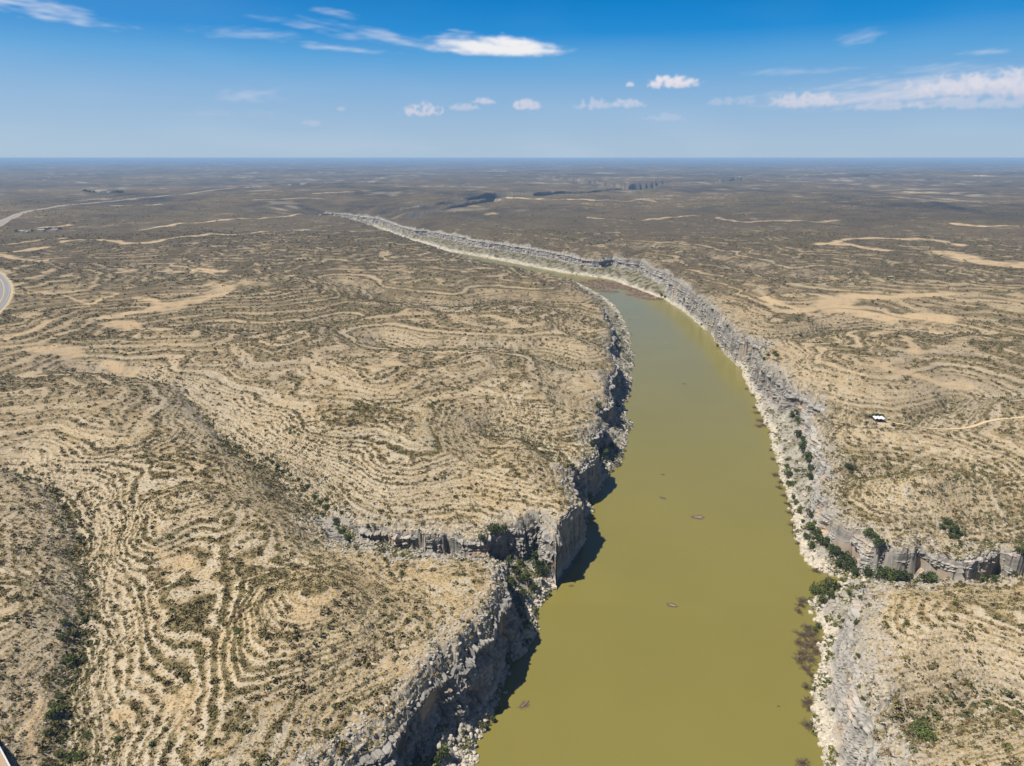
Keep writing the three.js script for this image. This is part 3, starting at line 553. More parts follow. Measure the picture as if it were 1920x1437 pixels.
// ---------------------------------------------------------------- plants
function leafClump(count, rx, ry, leaf, s, hollow = 0.35) {
  reseed(s); const v = [], c = [];
  for (let i = 0; i < count; i++) {
    const a = rnd() * 6.283, y = Math.pow(rnd(), 0.8), q = Math.sqrt(Math.max(0, 1 - (y - 0.15) ** 2)) * (hollow + (1 - hollow) * Math.sqrt(rnd()));
    const cx = Math.cos(a) * q * rx, cz = Math.sin(a) * q * rx, cy = y * ry;
    const d1 = new THREE.Vector3(rnd() - 0.5, rnd() - 0.5, rnd() - 0.5).normalize(), d2 = new THREE.Vector3(rnd() - 0.5, rnd() - 0.5, rnd() - 0.5).cross(d1).normalize();
    const l = leaf * (0.6 + 0.8 * rnd()), w = l * (0.5 + 0.4 * rnd());
    const P = (m, n) => [cx + d1.x * l * m + d2.x * w * n, cy + d1.y * l * m + d2.y * w * n, cz + d1.z * l * m + d2.z * w * n];
    v.push(...P(-1, 0), ...P(0, -1), ...P(1, 0), ...P(-1, 0), ...P(1, 0), ...P(0, 1));
    const b = 0.7 + 0.6 * rnd(); for (let k = 0; k < 6; k++) c.push(b, b * (0.95 + 0.1 * rnd()), b);
  }
  const g = new THREE.BufferGeometry(); g.setAttribute('position', new THREE.Float32BufferAttribute(v, 3)); g.setAttribute('color', new THREE.Float32BufferAttribute(c, 3)); g.computeVertexNormals(); return g;
}
function rockGeo(s, detail = 1, flat = 0.7) {
  const g0 = new THREE.IcosahedronGeometry(1, detail), p = g0.attributes.position;
  for (let i = 0; i < p.count; i++) {
    const x = p.getX(i), y = p.getY(i), z = p.getZ(i);
    const k = 0.82 + 0.28 * n2(x * 1.3 + s * 7.7 + z, y * 1.3 + z * 0.8 + s) + 0.12 * n2(x * 3 + s, z * 3 + y * 2);
    const b = Math.max(Math.abs(x), Math.abs(y), Math.abs(z)); const sq = mix(1, 0.8 / b, 0.55);
    p.setXYZ(i, x * k * sq, (y * k * sq) * flat + flat * 0.35, z * k * sq * 0.85);
  }
  g0.computeVertexNormals(); return g0;
}
const leafMat = new THREE.MeshStandardMaterial({ color: new THREE.Color().setRGB(1.0, 0.97, 0.85), vertexColors: true, roughness: 0.95, side: THREE.DoubleSide });
const rockMat = mat(0.64, 0.64, 0.64, 1);
// scrub: nobody could count it
function scatter(name, label, category, geos, material, spots) {
  // spots: [x, y, z, sx, sy, turn, r, g, b]
  const M = new THREE.Matrix4(), Qn = new THREE.Quaternion(), E = new THREE.Euler(), C = new THREE.Color();
  geos.forEach((g, gi) => {
    const mine = spots.filter((_, i) => i % geos.length === gi); if (!mine.length) return;
    const o = new THREE.InstancedMesh(g, material, mine.length); o.name = numbered(name);
    mine.forEach((s, i) => {
      E.set(s[9] || 0, s[5], s[10] || 0); Qn.setFromEuler(E);
      M.compose(new THREE.Vector3(s[0], s[1], s[2]), Qn, new THREE.Vector3(s[3], s[4], s[3])); o.setMatrixAt(i, M); o.setColorAt(i, C.setRGB(s[6], s[7], s[8]));
    });
    add(tag(o, label, category, null, 'stuff'));
  });
}
{
  reseed(77);
  const scrub = [], grass = [], rubble = [], talus = [];
  const bands = [[118, 260, 130000], [260, 430, 230000], [430, 800, 300000], [800, 1500, 220000], [1500, 2800, 120000]];
  for (const [r0, r1, tries] of bands) for (let n = 0; n < tries; n++) {
    const r = Math.sqrt(mix(r0 * r0, r1 * r1, rnd())), a = (rnd() * 2 - 1) * 0.80, x = Math.sin(a) * r, f = Math.cos(a) * r, roll = rnd(), roll2 = rnd(), size = rnd(), tone = rnd(), turn = rnd() * 6.283;
    terrain(x, f);
    if (T.zone === 3 || T.zone === 1) continue;
    const big = r > 800 ? 1.5 : r > 430 ? 1.15 : 1;
    if (T.zone === 2) {
      if (roll < 0.42) { const s = 0.25 + 1.1 * size ** 3, q = T.h < 3.5 ? 0.5 + 0.2 * tone : 0.36 + 0.14 * tone; talus.push([x, T.h - 0.1 * s, -f, s, s * (0.6 + 0.5 * roll2), turn, q, q * 0.91, q * 0.76, roll2 - 0.5, tone - 0.5]); }
      else if (roll < 0.62 && n2(x / 9, f / 9) > -0.1) { const s = 0.5 + 1.0 * size ** 2; scrub.push([x, T.h, -f, s, s * 0.8, turn, 0.075 + 0.04 * tone, 0.085 + 0.03 * tone, 0.03]); }
      continue;
    }
    const c = cover(x, f, r) + 0.25 * n2(x / 5, f / 5);
    if (T.road > 0.2) continue;
    const nearRim = T.e < 9;
    if (nearRim && roll2 < 0.45) { const s = 0.2 + 0.9 * size ** 3, q = 0.38 + 0.16 * tone; rubble.push([x, T.h - 0.1 * s, -f, s, s * 0.6, turn, q, q * 0.93, q * 0.82, roll - 0.5, tone - 0.5]); continue; }
    const p = (0.10 + 0.74 * sstep(-0.5, 1.0, c)) * (T.bare > 0.3 ? 0.12 : 1);
    if (roll < p) {
      const draw = 0.8 * Math.exp(-((T.dd / 6) ** 2)), s = (0.19 + 0.34 * size ** 2.5 + 0.8 * size ** 16 + 0.3 * draw * size) * big;
      let R, G, B;
      if (tone < 0.34 || (size > 0.92 && tone > 0.86)) { R = 0.10; G = 0.088; B = 0.033; } else if (tone < 0.66) { R = 0.125; G = 0.092; B = 0.05; } else if (tone < 0.86) { R = 0.062; G = 0.066; B = 0.02; } else { R = 0.20; G = 0.17; B = 0.06; }
      if (draw > 0.4 && roll2 < 0.5) { R = 0.05; G = 0.06; B = 0.018; }
      const k = 0.75 + 0.5 * roll2; scrub.push([x, T.h - 0.03, -f, s, s * (0.65 + 0.4 * roll2), turn, R * k, G * k, B * k]);
    } else if (roll2 < 0.12 + 0.25 * Math.exp(-T.dd / 12) + (Math.abs(T.raw / STEP - Math.floor(T.raw / STEP) - 0.42) < 0.16 ? 0.22 : 0) && r < 800) {
      const s = 0.12 + 0.5 * size ** 4 + 0.25 * Math.exp(-T.dd / 10) * size, q = 0.40 + 0.18 * tone; rubble.push([x, T.h - 0.15 * s, -f, s, s * 0.5, turn, q, q * 0.92, q * 0.80, (roll - 0.5) * 0.5, (tone - 0.5) * 0.5]);
    } else if (roll2 < 0.55 && r < 500) {
      const s = 0.16 + 0.2 * size; grass.push([x, T.h, -f, s, s * 1.1, turn, 0.30, 0.245, 0.10]);
    }
  }
  console.log('scrub', scrub.length, 'grass', grass.length, 'rubble', rubble.length, 'talus', talus.length);
  scatter('desert_scrub', 'low olive and brown desert scrub covering the plateau', null, [leafClump(15, 1, 0.95, 0.42, 5), leafClump(15, 1, 0.8, 0.45, 6), leafClump(17, 1.1, 0.9, 0.4, 7)], leafMat, scrub);
  scatter('dry_grass', 'pale dry grass tufts between the scrub', null, [leafClump(8, 1, 0.9, 0.5, 9)], leafMat, grass);
  scatter('rubble', 'loose grey limestone rubble on ledges and rims', null, [rockGeo(1, 0, 0.6), rockGeo(2, 0, 0.5), rockGeo(3, 0, 0.7)], rockMat, rubble);
  scatter('talus_rubble', 'cream limestone rubble at the foot of the cliffs', null, [rockGeo(4, 1, 0.7), rockGeo(5, 1, 0.8), rockGeo(6, 1, 0.65)], rockMat, talus);
}

// trees and large bushes: a short trunk with limbs and a crown of leaf clumps
const woodMat = mat(0.16, 0.12, 0.085, 1), leafTones = [[0.042, 0.060, 0.012], [0.065, 0.088, 0.015], [0.080, 0.090, 0.022]].map(c => mat(...c, 0.9, { vertexColors: true, side: THREE.DoubleSide}));
function limb(from, to, r0, r1, sides = 5) {
  const a = new THREE.Vector3(...from), b = new THREE.Vector3(...to), d = b.clone().sub(a), g = new THREE.CylinderGeometry(r1, r0, d.length(), sides, 1);
  g.applyQuaternion(new THREE.Quaternion().setFromUnitVectors(new THREE.Vector3(0, 1, 0), d.clone().normalize())); g.translate(...a.clone().add(b).multiplyScalar(0.5).toArray()); return g;
}
function treeShape(s) {                 // unit tree: crown about 1 wide and 0.9 high
  reseed(s); const wood = [limb([0, -0.1, 0], [0.02, 0.22, 0.01], 0.05, 0.04)], lobes = [];
  const n = 8 + Math.floor(rnd() * 4);
  for (let i = 0; i < n; i++) { const a = rnd() * 6.283, q = 0.30 * Math.sqrt(rnd()), y = 0.30 + 0.36 * rnd(); lobes.push([Math.cos(a) * q, y, Math.sin(a) * q, 0.13 + 0.11 * rnd()]); }
  for (const l of lobes) wood.push(limb([0.02, 0.2, 0.01], [l[0], l[1], l[2]], 0.025, 0.01, 4));
  const crowns = lobes.map((l, i) => { const sd = seed; const g = leafClump(62, l[3] * 1.15, l[3] * 1.5, 0.05, s * 31 + i, 0.5); g.translate(l[0], l[1] - l[3] * 0.9, l[2]); const k = 0.75 + 0.5 * V1[(s * 7 + i * 13) & 255] * 0.6 + 0.15, c = g.attributes.color; for (let j = 0; j < c.count * 3; j++) c.array[j] *= k; seed = sd; return g; });
  return { wood: mergeGeometries(wood.map(g => g.toNonIndexed())), crown: mergeGeometries(crowns) };
}
const treeKinds = [11, 12, 13, 14, 15].map(treeShape);
const treeProto = treeKinds.map(k => [0, 1, 2].map(t => { const o = new THREE.Group(); part('trunk', k.wood, woodMat, o); part('crown', k.crown, leafTones[t], o); return o; }));
let treeCount = 0;
function tree(name, label, category, px, py, w, tone, group, low = 1) {
  const p = spot(px, py), s = span(p, w) * 1.08, k = treeCount++;
  const o = treeProto[k % 5][tone].clone(); o.name = numbered(name); o.position.set(p[0], p[1] - 0.05 * s, p[2]); o.rotation.y = k * 2.4; o.scale.set(s, s * low, s);
  add(tag(o, label, category, group));
}
const ORD = 'nearest,second nearest,third nearest,fourth nearest,fifth nearest,sixth nearest,seventh nearest,eighth nearest,ninth nearest,tenth nearest,eleventh nearest,twelfth nearest,thirteenth nearest,fourteenth nearest,fifteenth nearest,sixteenth nearest,seventeenth nearest,eighteenth nearest,nineteenth nearest,twentieth nearest,twenty-first nearest,twenty-second nearest,twenty-third nearest,twenty-fourth nearest,twenty-fifth nearest,twenty-sixth nearest,twenty-seventh nearest'.split(',');
const byDistance = list => [...list].sort((a, b) => b[1] - a[1] || a[0] - b[0]);      // nearest to the viewer first
const grove = (label, group, tone, list, low = 1) => byDistance(list).forEach(([x, y, w], i) => tree(/bush|shrub/.test(label) ? 'bush' : 'oak_tree', `${ORD[i]} ${label}`, /bush|shrub/.test(label) ? 'bush' : 'tree', x, y, w, (tone + (i % 4 === 2 ? 1 : 0)) % 3, group, low));
tree('oak_tree', 'largest dark green oak among boulders at the mouth of the left side canyon', 'tree', 1017, 1078, 38, 0);
grove('dark green oak in the shaded mouth of the left side canyon', 'oaks in the left side canyon', 0, [[1003, 1052, 22], [985, 1092, 26], [1000, 1108, 20], [968, 1078, 22], [940, 1047, 28], [925, 1042, 22], [955, 1062, 20], [905, 1037, 20], [980, 1122, 20], [1012, 1042, 16], [960, 1100, 20], [975, 1060, 16]]);
tree('oak_tree', 'bright green oak on the rubble below the shaded cliff near the river bend', 'tree', 832, 1422, 28, 1);
tree('oak_tree', 'small olive oak at the lower end of the left cliff shadow', 'tree', 905, 1368, 18, 2);
tree('oak_tree', 'small green oak standing in a shaded cave of the left cliff', 'tree', 941, 1246, 15, 1);
grove('small oak on the rubble shelf under the left cliff', 'oaks under the left cliff', 0, [[1096, 908, 22], [1124, 856, 22], [1134, 842, 15], [1122, 766, 16], [1110, 838, 14], [1070, 895, 18], [925, 1353, 14], [820, 1432, 18], [1146, 760, 12], [1156, 598, 9], [1150, 640, 9]]);
grove('dark green bush in the dense clump under the smooth grey right cliff', 'bushes under the smooth right cliff', 0, [[1500, 800, 15], [1508, 815, 16], [1515, 830, 18], [1506, 838, 16], [1520, 850, 18], [1512, 862, 18], [1525, 870, 16], [1520, 885, 18], [1528, 900, 16], [1524, 862, 14], [1495, 790, 12], [1485, 782, 12], [1508, 775, 12]]);
grove('round green bush in the row along the right shoreline', 'round bushes along the right shoreline', 1, [[1474, 880, 13], [1478, 894, 15], [1482, 913, 18], [1493, 886, 9], [1487, 936, 10], [1491, 949, 12], [1498, 962, 10], [1505, 980, 8], [1476, 866, 9]]);
grove('dark green bush in the thicket on the lower right talus', 'thicket on the lower right talus', 0, [[1524, 975, 20], [1520, 996, 22], [1531, 1012, 24], [1545, 1023, 24], [1521, 1030, 18], [1561, 1041, 22], [1576, 1036, 18], [1591, 1051, 22], [1571, 1063, 17], [1606, 1061, 24], [1621, 1056, 22], [1640, 1066, 26], [1655, 1076, 28], [1670, 1081, 28], [1686, 1086, 26], [1630, 1079, 20], [1601, 1079, 18], [1586, 1071, 16], [1536, 990, 16], [1512, 1012, 14], [1700, 1088, 20]]);
grove('bright green bush crowded at the inlet mouth', 'bushes at the inlet mouth', 1, [[1534, 1116, 26], [1550, 1110, 30], [1566, 1106, 22], [1541, 1130, 20], [1525, 1113, 17], [1556, 1122, 18], [1528, 1184, 10], [1534, 1178, 12]]);
grove('dark bush below the overhanging cliff of the right side canyon', 'bushes in the right side canyon', 0, [[1735, 1093, 24], [1746, 1092, 18], [1862, 1091, 14], [1842, 1093, 16], [1906, 1072, 20], [1916, 1078, 20], [1902, 1084, 14]]);
tree('juniper_bush', 'broad dark green juniper alone on the lower right plateau', 'bush', 1726, 1382, 34, 1, null, 0.8);
tree('juniper_bush', 'smaller green juniper touching the broad one on the lower right plateau', 'bush', 1741, 1386, 22, 1, null, 0.8);
grove('dark bush in the little hollow on the right plateau above the cliff', 'bushes in the hollow on the right plateau', 0, [[1776, 985, 18], [1786, 996, 20], [1801, 1002, 16], [1766, 990, 12], [1782, 1008, 14], [1795, 1010, 12]], 0.7);
grove('dark green bush along the rocky draw in the left plateau', 'bushes along the long left draw', 0, [[600, 946, 16], [611, 957, 16], [590, 936, 14], [621, 972, 14], [640, 1002, 18], [630, 987, 14], [520, 876, 10], [510, 869, 10], [500, 863, 9], [530, 887, 10], [652, 1012, 16], [575, 916, 12], [560, 902, 10], [545, 893, 9], [490, 853, 8], [612, 940, 12], [640, 965, 12], [605, 968, 12], [718, 1036, 14], [668, 1030, 12], [690, 1000, 10], [730, 985, 10]], 0.75);
grove('green bush in the stony gully at the lower left', 'bushes in the lower left gully', 1, [[131, 1246, 24], [104, 1338, 26], [120, 1172, 15], [136, 1192, 18], [114, 1200, 16], [96, 1345, 18], [160, 1166, 16], [150, 1152, 12], [131, 1428, 20], [113, 1420, 18], [150, 1425, 18], [220, 1392, 16], [88, 1378, 14], [165, 1385, 14], [310, 1370, 12], [285, 1400, 14], [110, 1310, 14], [445, 1188, 14], [160, 1240, 12]], 0.75);
grove('low dark shrub hedging the back of the white roofed shelter', 'shrubs behind the white shelter', 0, [[1632, 783, 9], [1639, 782, 9], [1646, 781, 9], [1653, 782, 8]], 0.7);
grove('small dark bush at the foot of the far right cliff', 'bushes under the far right cliff', 0, [[1440, 668, 10], [1452, 664, 9], [1432, 676, 8], [1240, 556, 9], [1247, 559, 7], [1322, 604, 7], [1333, 606, 6], [1500, 630, 8], [1345, 650, 7], [1360, 657, 7], [1455, 668, 9]], 0.8);
grove('small dark bush growing on the rim of the right plateau', 'bushes on the right rim', 0, [[1592, 1118, 10], [1608, 1130, 10], [1592, 1190, 12], [1600, 1200, 12], [1598, 1290, 10], [1605, 1320, 9], [1570, 1340, 8], [1604, 1385, 10], [1700, 1172, 10], [1605, 1160, 9], [1590, 878, 14], [1600, 880, 12]], 0.75);

// ---------------------------------------------------------------- boulders
const boulderGeo = [21, 22, 23, 24, 25].map(s => rockGeo(s, 3, 0.8)), boulderMat = [[0.28, 0.26, 0.23], [0.40, 0.35, 0.285], [0.34, 0.31, 0.265]].map(c => new THREE.MeshStandardMaterial({ color: 0xffffff, map: speckled(...c, 0.35, 64), roughness: 1 }));
let boulderCount = 0;
function boulder(label, px, py, w, tone, group) {
  const p = spot(px, py), s = span(p, w) / 2, k = boulderCount++, o = new THREE.Mesh(boulderGeo[k % 5], boulderMat[tone]); o.name = numbered('boulder');
  o.position.set(p[0], p[1] - 0.2 * s, p[2]); o.rotation.set(0.2 * (k % 3 - 1), k * 1.7, 0.15 * (k % 4 - 1.5)); o.scale.set(s, s * 0.85, s); add(tag(o, label, 'boulder', group));
}
boulder('big grey boulder at the water edge below the left side canyon', 1033, 1090, 24, 0);
boulder('flat tan boulder lying beside the big grey one at the water edge', 1038, 1103, 18, 1);
boulder('pale rock just awash off the left side canyon mouth', 1031, 1117, 9, 1);
byDistance([[1000, 1170, 12], [990, 1195, 10], [1005, 1130, 12], [955, 1265, 10], [948, 1300, 11], [930, 1325, 10], [915, 1340, 12], [900, 1385, 12], [890, 1400, 10], [875, 1410, 11], [860, 1425, 12], [1110, 960, 10], [1120, 900, 9], [1150, 860, 9], [1160, 845, 8], [1170, 820, 8], [1170, 800, 9], [1172, 775, 9], [1165, 740, 8], [1170, 720, 8], [1175, 705, 7], [1180, 690, 7], [1172, 655, 6], [1170, 640, 6]]).forEach(([x, y, w], i) => boulder(`${ORD[i]} grey limestone boulder on the rubble shelf of the left bank`, x, y, w, 2, 'boulders along the left bank'));
byDistance([[1520, 1150, 12], [1530, 1165, 12], [1535, 1210, 11], [1545, 1240, 12], [1530, 1270, 11], [1525, 1330, 12], [1535, 1360, 12], [1540, 1400, 14], [1505, 1040, 12], [1512, 1052, 12], [1530, 1065, 12], [1550, 1075, 11], [1500, 1010, 10], [1495, 960, 9], [1480, 955, 8], [1470, 905, 8], [1460, 860, 9], [1452, 820, 8], [1440, 780, 8], [1425, 750, 8], [1410, 720, 8], [1398, 695, 7], [1545, 1058, 12], [1510, 930, 10], [1500, 870, 9], [1480, 830, 9], [1470, 790, 8]]).forEach(([x, y, w], i) => boulder(`${ORD[i]} cream limestone boulder on the rubble slope of the right bank`, x, y, w, 1, 'boulders along the right bank'));
boulder('tan boulder pair member under the cliff at the inlet head', 1620, 1090, 16, 1);

// ---------------------------------------------------------------- drowned brush and driftwood
const twigMat = mat(0.11, 0.08, 0.055, 1), logMat = mat(0.26, 0.20, 0.14, 1);
function brushShape(s, spread, high, n) {
  reseed(s); const g = [];
  for (let i = 0; i < n; i++) {
    const a = rnd() * 6.283, q = spread * Math.sqrt(rnd()) * 0.8, x = Math.cos(a) * q, z = Math.sin(a) * q * 0.7, lean = 0.7 + rnd() * 0.9, b = rnd() * 6.283, l = high * (0.5 + rnd());
    const tip = [x + Math.cos(b) * l * Math.sin(lean), Math.max(0.05, l * Math.cos(lean) * 0.9 + 0.1), z + Math.sin(b) * l * Math.sin(lean)];
    g.push(limb([x, -0.15, z], tip, 0.075, 0.02, 3));
    for (let k = 0; k < 3; k++) { const m = 0.35 + 0.5 * rnd(), st = [mix(x, tip[0], m), mix(-0.15, tip[1], m), mix(z, tip[2], m)]; g.push(limb(st, [st[0] + (rnd() - 0.5) * l * 0.8, Math.max(0.02, st[1] + (rnd() - 0.2) * l * 0.5), st[2] + (rnd() - 0.5) * l * 0.8], 0.035, 0.012, 3)); }
  }
  return mergeGeometries(g);
}
const brushGeo = [31, 32, 33, 34].map(s => brushShape(s, 1.5, 1.4, 46)), matGeo = [41, 42].map(s => { reseed(s); const g = []; for (let i = 0; i < 26; i++) { const a = rnd() * 6.283, q = 1.1 * Math.sqrt(rnd()), b = rnd() * 6.283, l = 0.4 + rnd() * 0.9, x = Math.cos(a) * q, z = Math.sin(a) * q * 0.6; g.push(limb([x - Math.cos(b) * l / 2, 0.02, z - Math.sin(b) * l / 2], [x + Math.cos(b) * l / 2, 0.1 + 0.12 * rnd(), z + Math.sin(b) * l / 2], 0.06, 0.03, 4)); } return mergeGeometries(g); });
const rootGeo = leafClump(120, 1.15, 0.12, 0.14, 55, 0.0); rootGeo.scale(1, 1, 0.6);
const rootMat = mat(0.085, 0.060, 0.040, 1, { vertexColors: true, side: THREE.DoubleSide });
let brushCount = 0;
function drowned(px, py, w, label, group) {
  const k = brushCount++, p = at(px, py, 0), s = span([p[0], 0, -p[1]], w) / 3.6, o = thing('drowned_bush', label, 'dead bush', [p[0], 0, -p[1]], k * 1.3, group); o.scale.set(s, Math.min(1.3, s), s);
  part('branches', brushGeo[k % 4], twigMat, o); part('drift_mat', rootGeo, rootMat, o); add(o);
}
byDistance([[1490, 1000, 14], [1486, 985, 14], [1480, 962, 12], [1475, 945, 11], [1464, 905, 12], [1455, 892, 18], [1462, 916, 14], [1470, 930, 12], [1450, 862, 12], [1446, 845, 10], [1497, 1020, 12]]).forEach(([x, y, w], i) => drowned(x, y, w, `${ORD[i]} brown leafless bush standing in the shallows below the long right talus`, 'drowned bushes below the right talus'));
byDistance([[1420, 775, 16], [1428, 790, 22], [1424, 800, 16], [1416, 765, 10], [1434, 798, 14], [1412, 742, 9], [1400, 730, 8]]).forEach(([x, y, w], i) => drowned(x, y, w, `${ORD[i]} brown drowned bush at the upstream right bank opposite the notch`, 'drowned bushes at the upstream right bank'));
byDistance([[1505, 1128, 22], [1498, 1148, 16], [1502, 1136, 18], [1515, 1178, 20], [1505, 1192, 26], [1522, 1190, 24], [1498, 1206, 18], [1515, 1212, 28], [1505, 1226, 26], [1530, 1205, 26], [1500, 1240, 22], [1518, 1238, 26], [1512, 1256, 22], [1530, 1225, 22], [1522, 1268, 16]]).forEach(([x, y, w], i) => drowned(x, y, w, `${ORD[i]} brown drowned bush in the dense stand off the lower right cliff`, 'drowned bushes off the lower right cliff'));
drowned(1513, 1290, 18, 'brown drowned bush just below the dense stand by the right cliff');
drowned(1514, 1318, 24, 'broad brown drowned bush second above the bottom right shore');
drowned(1518, 1330, 18, 'brown drowned bush touching the lower side of a broad one');
drowned(1515, 1362, 22, 'brown drowned bush near the bottom of the right shore');
drowned(1505, 1434, 24, 'brown drowned bush cut by the lower picture edge');
drowned(1530, 1072, 16, 'brown drowned bush at the corner where the inlet begins');
drowned(1555, 1086, 12, 'brown drowned bush inside the inlet');
function driftRaft(px, py, w, turn, label, pale) {
  const k = brushCount++, p = at(px, py, 0), s = span([p[0], 0, -p[1]], w) / 2.2, o = thing('driftwood_raft', label, 'driftwood', [p[0], 0, -p[1]], turn); o.scale.set(s, Math.min(1, s), s);
  part('drift_mat', rootGeo, rootMat, o); part('branches', matGeo[k % 2], twigMat, o);
  for (let i = 0; i < (pale ? 4 : 1); i++) part('log', limb([-0.7 + 0.2 * i, 0.12, -0.12 + 0.09 * i], [0.8 - 0.15 * i, 0.16, 0.05 + 0.08 * i], 0.09, 0.05, 6), logMat, o);
  add(o);
}
driftRaft(1309, 970, 24, 0.1, 'widest star shaped driftwood raft in mid river', true);
driftRaft(1243, 934, 13, -0.7, 'small dark driftwood raft left of the widest raft', false);
driftRaft(1243, 890, 8, 0.3, 'tiny driftwood scrap farthest up the mid river row', false);
driftRaft(1260, 1135, 19, -0.35, 'pale log raft alone in the middle of the broad reach', true);
driftRaft(983, 1322, 22, 0.9, 'dark twiggy raft drifting close to the shaded left bank', false);
driftRaft(1071, 1099, 9, 0.4, 'little raft just off the left side canyon mouth', false);
driftRaft(1283, 720, 8, 0.2, 'small driftwood speck in the upstream reach', false);
driftRaft(1460, 1325, 5, 0.2, 'tiny dark scrap floating off the lower right bank', false);
{ // flood debris that chokes the bend
  reseed(404); const zone = new Line(survey([[1078, 528], [1132, 524], [1165, 533], [1205, 546], [1250, 562], [1220, 563], [1170, 552], [1120, 546]]), true), list = [];
  for (let i = 0; i < 9000 && list.length < 1500; i++) { const p = at(1070 + rnd() * 190, 522 + rnd() * 46, 0); if (!zone.has(p[0], p[1]) || n2(p[0] / 30, p[1] / 30) < -0.25) continue; const s = 0.8 + rnd() * 1.2, k = 0.8 + 0.5 * rnd(); list.push([p[0], 0, -p[1], s, s * 0.35, rnd() * 6, k, k, k]); }
  for (let i = 0; i < 60; i++) { const p = at(1150 + rnd() * 40, 575 + rnd() * 90, 0); if (WATER.has(p[0], p[1])) { WATER.near(p[0], p[1], 99); if (Q.d < 14) list.push([p[0], 0, -p[1], 0.8, 0.3, rnd() * 6, 1, 1, 1]); } }
  const m = mat(0.20, 0.14, 0.095, 1, { side: THREE.DoubleSide }); scatter('flood_debris', 'brown flood debris and reeds choking the river bend', null, [leafClump(26, 1.6, 1, 0.5, 61), brushGeo[0]], m, list);
}

// ---------------------------------------------------------------- buildings
const metalRoof = mat(0.60, 0.63, 0.67, 0.45), whitePaint = mat(0.60, 0.60, 0.59, 0.7), darkWood = mat(0.07, 0.06, 0.055, 0.9), glass = mat(0.03, 0.035, 0.04, 0.1), concrete = mat(0.42, 0.40, 0.36, 0.95), greyPaint = mat(0.36, 0.38, 0.40, 0.7);
const box = (w, h, d, x, y, z) => { const g = new THREE.BoxGeometry(w, h, d); g.translate(x, y, z); return g; };
{
  const p = spot(1648, 791), o = thing('picnic_shelter', 'open shelter with zigzag white metal roof at the end of the dirt track', 'shelter', [p[0], p[1] + 0.05, p[2]], -0.12);
  const W = 6.4, D = 4.2;
  part('floor_slab', box(W, 0.16, D, 0, 0.02, 0), concrete, o);
  for (let b = 0; b < 3; b++) {                      // three gables side by side
    const x0 = -W / 2 - 0.2 + b * (W + 0.4) / 3, w = (W + 0.4) / 3, r = new THREE.Group(); r.name = 'roof';
    for (const s of [-1, 1]) { const g = new THREE.BoxGeometry(w / 2 / Math.cos(0.5) + 0.02, 0.07, D + 0.9); g.rotateZ(-s * 0.5); g.translate(x0 + w / 2 + s * w / 4, 2.75, 0); part('roof_panel', g, metalRoof, r); }
    part('ridge_cap', box(0.16, 0.06, D + 0.94, x0 + w / 2, 2.75 + Math.tan(0.5) * w / 4 + 0.05, 0), metalRoof, r);
    o.add(r);
  }
  for (const x of [-W / 2 + 0.15, -W / 6, W / 6, W / 2 - 0.15]) for (const z of [-D / 2 + 0.15, D / 2 - 0.15]) part('post', box(0.16, 2.3, 0.16, x, 1.2, z), darkWood, o);
  part('back_wall', box(W - 0.6, 2.0, 0.12, 0, 1.1, -D / 2 + 0.32), darkWood, o);
  part('side_wall', box(0.12, 2.0, D - 0.7, -W / 2 + 0.4, 1.1, 0.1), darkWood, o);
  part('table', mergeGeometries([box(1.8, 0.06, 0.8, 1, 0.8, 0.4), box(0.1, 0.7, 0.6, 0.4, 0.45, 0.4), box(0.1, 0.7, 0.6, 1.6, 0.45, 0.4)]), darkWood, o);
  add(o);
  const q = spot(1666, 788), t = thing('water_tank', 'small pale tank on a stand right of the white roofed shelter', 'tank', q);
  const tank = new THREE.CylinderGeometry(0.5, 0.5, 1.3, 16); tank.rotateZ(Math.PI / 2); tank.translate(0, 0.95, 0); part('tank_body', tank, greyPaint, t);
  for (const x of [-0.4, 0.4]) part('leg', box(0.1, 0.6, 0.8, x, 0.25, 0), darkWood, t);
  add(t);
}
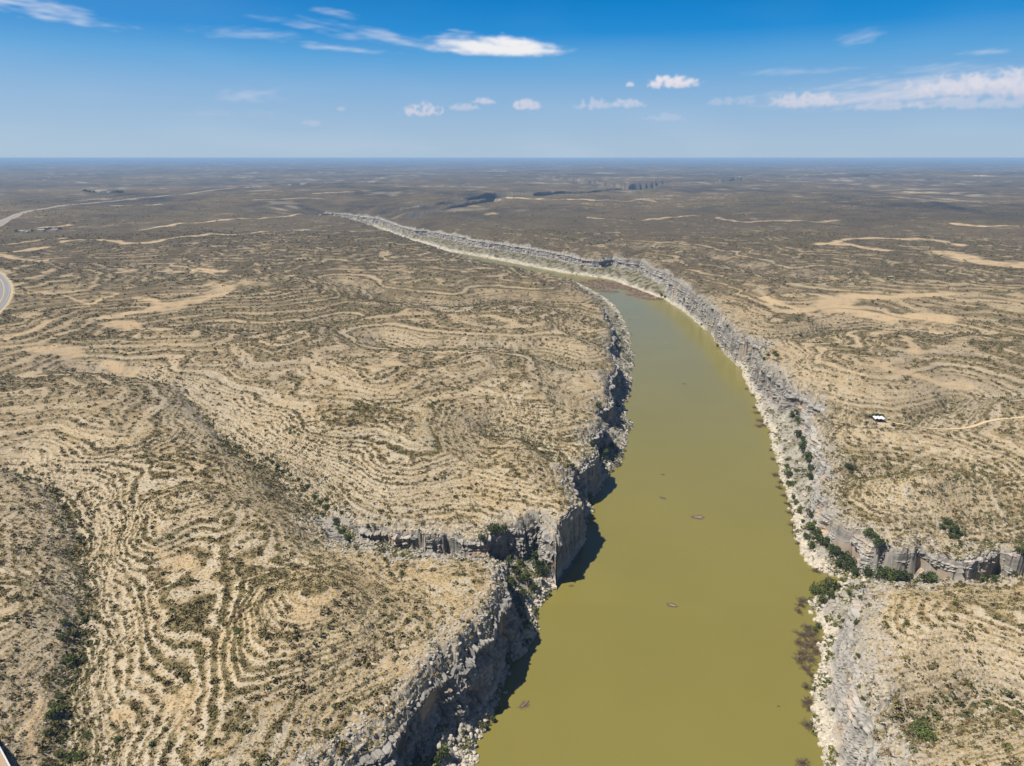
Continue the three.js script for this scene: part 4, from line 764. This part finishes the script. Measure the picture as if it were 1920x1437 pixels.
function mobileHome(px, py, w, high, deep, label) {
  const p = spot(px, py), L = span(p, w), o = thing('mobile_home', label, 'mobile home', [p[0], p[1], p[2]], 0.05);
  part('wall', box(L, high, deep, 0, high / 2 + 0.5, 0), whitePaint, o); part('roof', box(L + 0.3, 0.18, deep + 0.3, 0, high + 0.6, 0), metalRoof, o); part('skirt', box(L - 0.1, 0.5, deep - 0.1, 0, 0.25, 0), concrete, o);
  const n = Math.max(1, Math.floor(L / 2.6)); for (let i = 0; i < n; i++) { const x = -L / 2 + (i + 0.5) * L / n; if (i === (n >> 1)) part('door', box(0.9, 2, 0.08, x, 1.5, deep / 2 + 0.03), greyPaint, o); else part('window', box(1.1, 0.9, 0.08, x, 2, deep / 2 + 0.03), glass, o); }
  add(o);
}
mobileHome(41, 436, 5, 2.6, 4, 'short white mobile home at the left end of the roadside row');
mobileHome(50, 436.5, 5, 2.2, 4, 'low white mobile home second in the roadside row');
mobileHome(77, 434.5, 10, 3.0, 5, 'long white mobile home in the middle of the roadside row');
mobileHome(101, 433, 11, 2.4, 5, 'long grey roofed mobile home at the right end of the roadside row');
mobileHome(204, 362.5, 5, 5, 9, 'white ranch building far off beside dark trees');
mobileHome(186, 361.5, 5, 4, 9, 'small pale ranch building left of the white one far off');
grove('dark tree among the far ranch buildings', 'trees round the far ranch', 0, [[160, 360, 9], [168, 361, 8], [176, 361, 7], [222, 362, 9], [228, 361, 7], [214, 361, 6]], 0.6);
grove('dark bush behind the roadside mobile homes', 'bushes by the roadside mobile homes', 0, [[30, 435, 6], [60, 434, 5], [88, 431, 7], [94, 430, 6], [112, 430, 6]], 0.7);
{ // the corner of a terrace with a low wall at the lower left
  const [a, b] = onLand([[-16, 1378], [44, 1500]], 32), dx = b[0] - a[0], df = b[1] - a[1], L = Math.hypot(dx, df), turn = Math.atan2(df, dx);
  const mx = (a[0] + b[0]) / 2, mf = (a[1] + b[1]) / 2, y = Math.max(ground(mx, mf), ground(b[0], b[1]), ground(a[0], a[1]));
  const o = thing('terrace_wall', 'blue grey terrace wall with white coping blocks at the lower left corner', 'wall', [mx, y - 1.2, -mf], turn);
  part('wall', box(L, 2.6, 0.35, 0, 1.3, 0), mat(0.10, 0.15, 0.22, 0.8), o);
  const stone = box(0.28, 0.2, 0.4, 0, 2.7, 0), n = Math.floor(L / 0.42); for (let i = 0; i < n; i++) { const c = part('coping_stone', stone, whitePaint, o); c.position.x = -L / 2 + (i + 0.5) * L / n; }
  const fill = box(L, 2.3, 7, 0, 1.15, 3.7); part('terrace_floor', fill, mat(0.29, 0.215, 0.15, 1), o);
  add(o);
  boulder('pale upright stone on bare ground above the terrace wall', 12, 1400, 7, 1);
}

renderer.render(scene, camera);
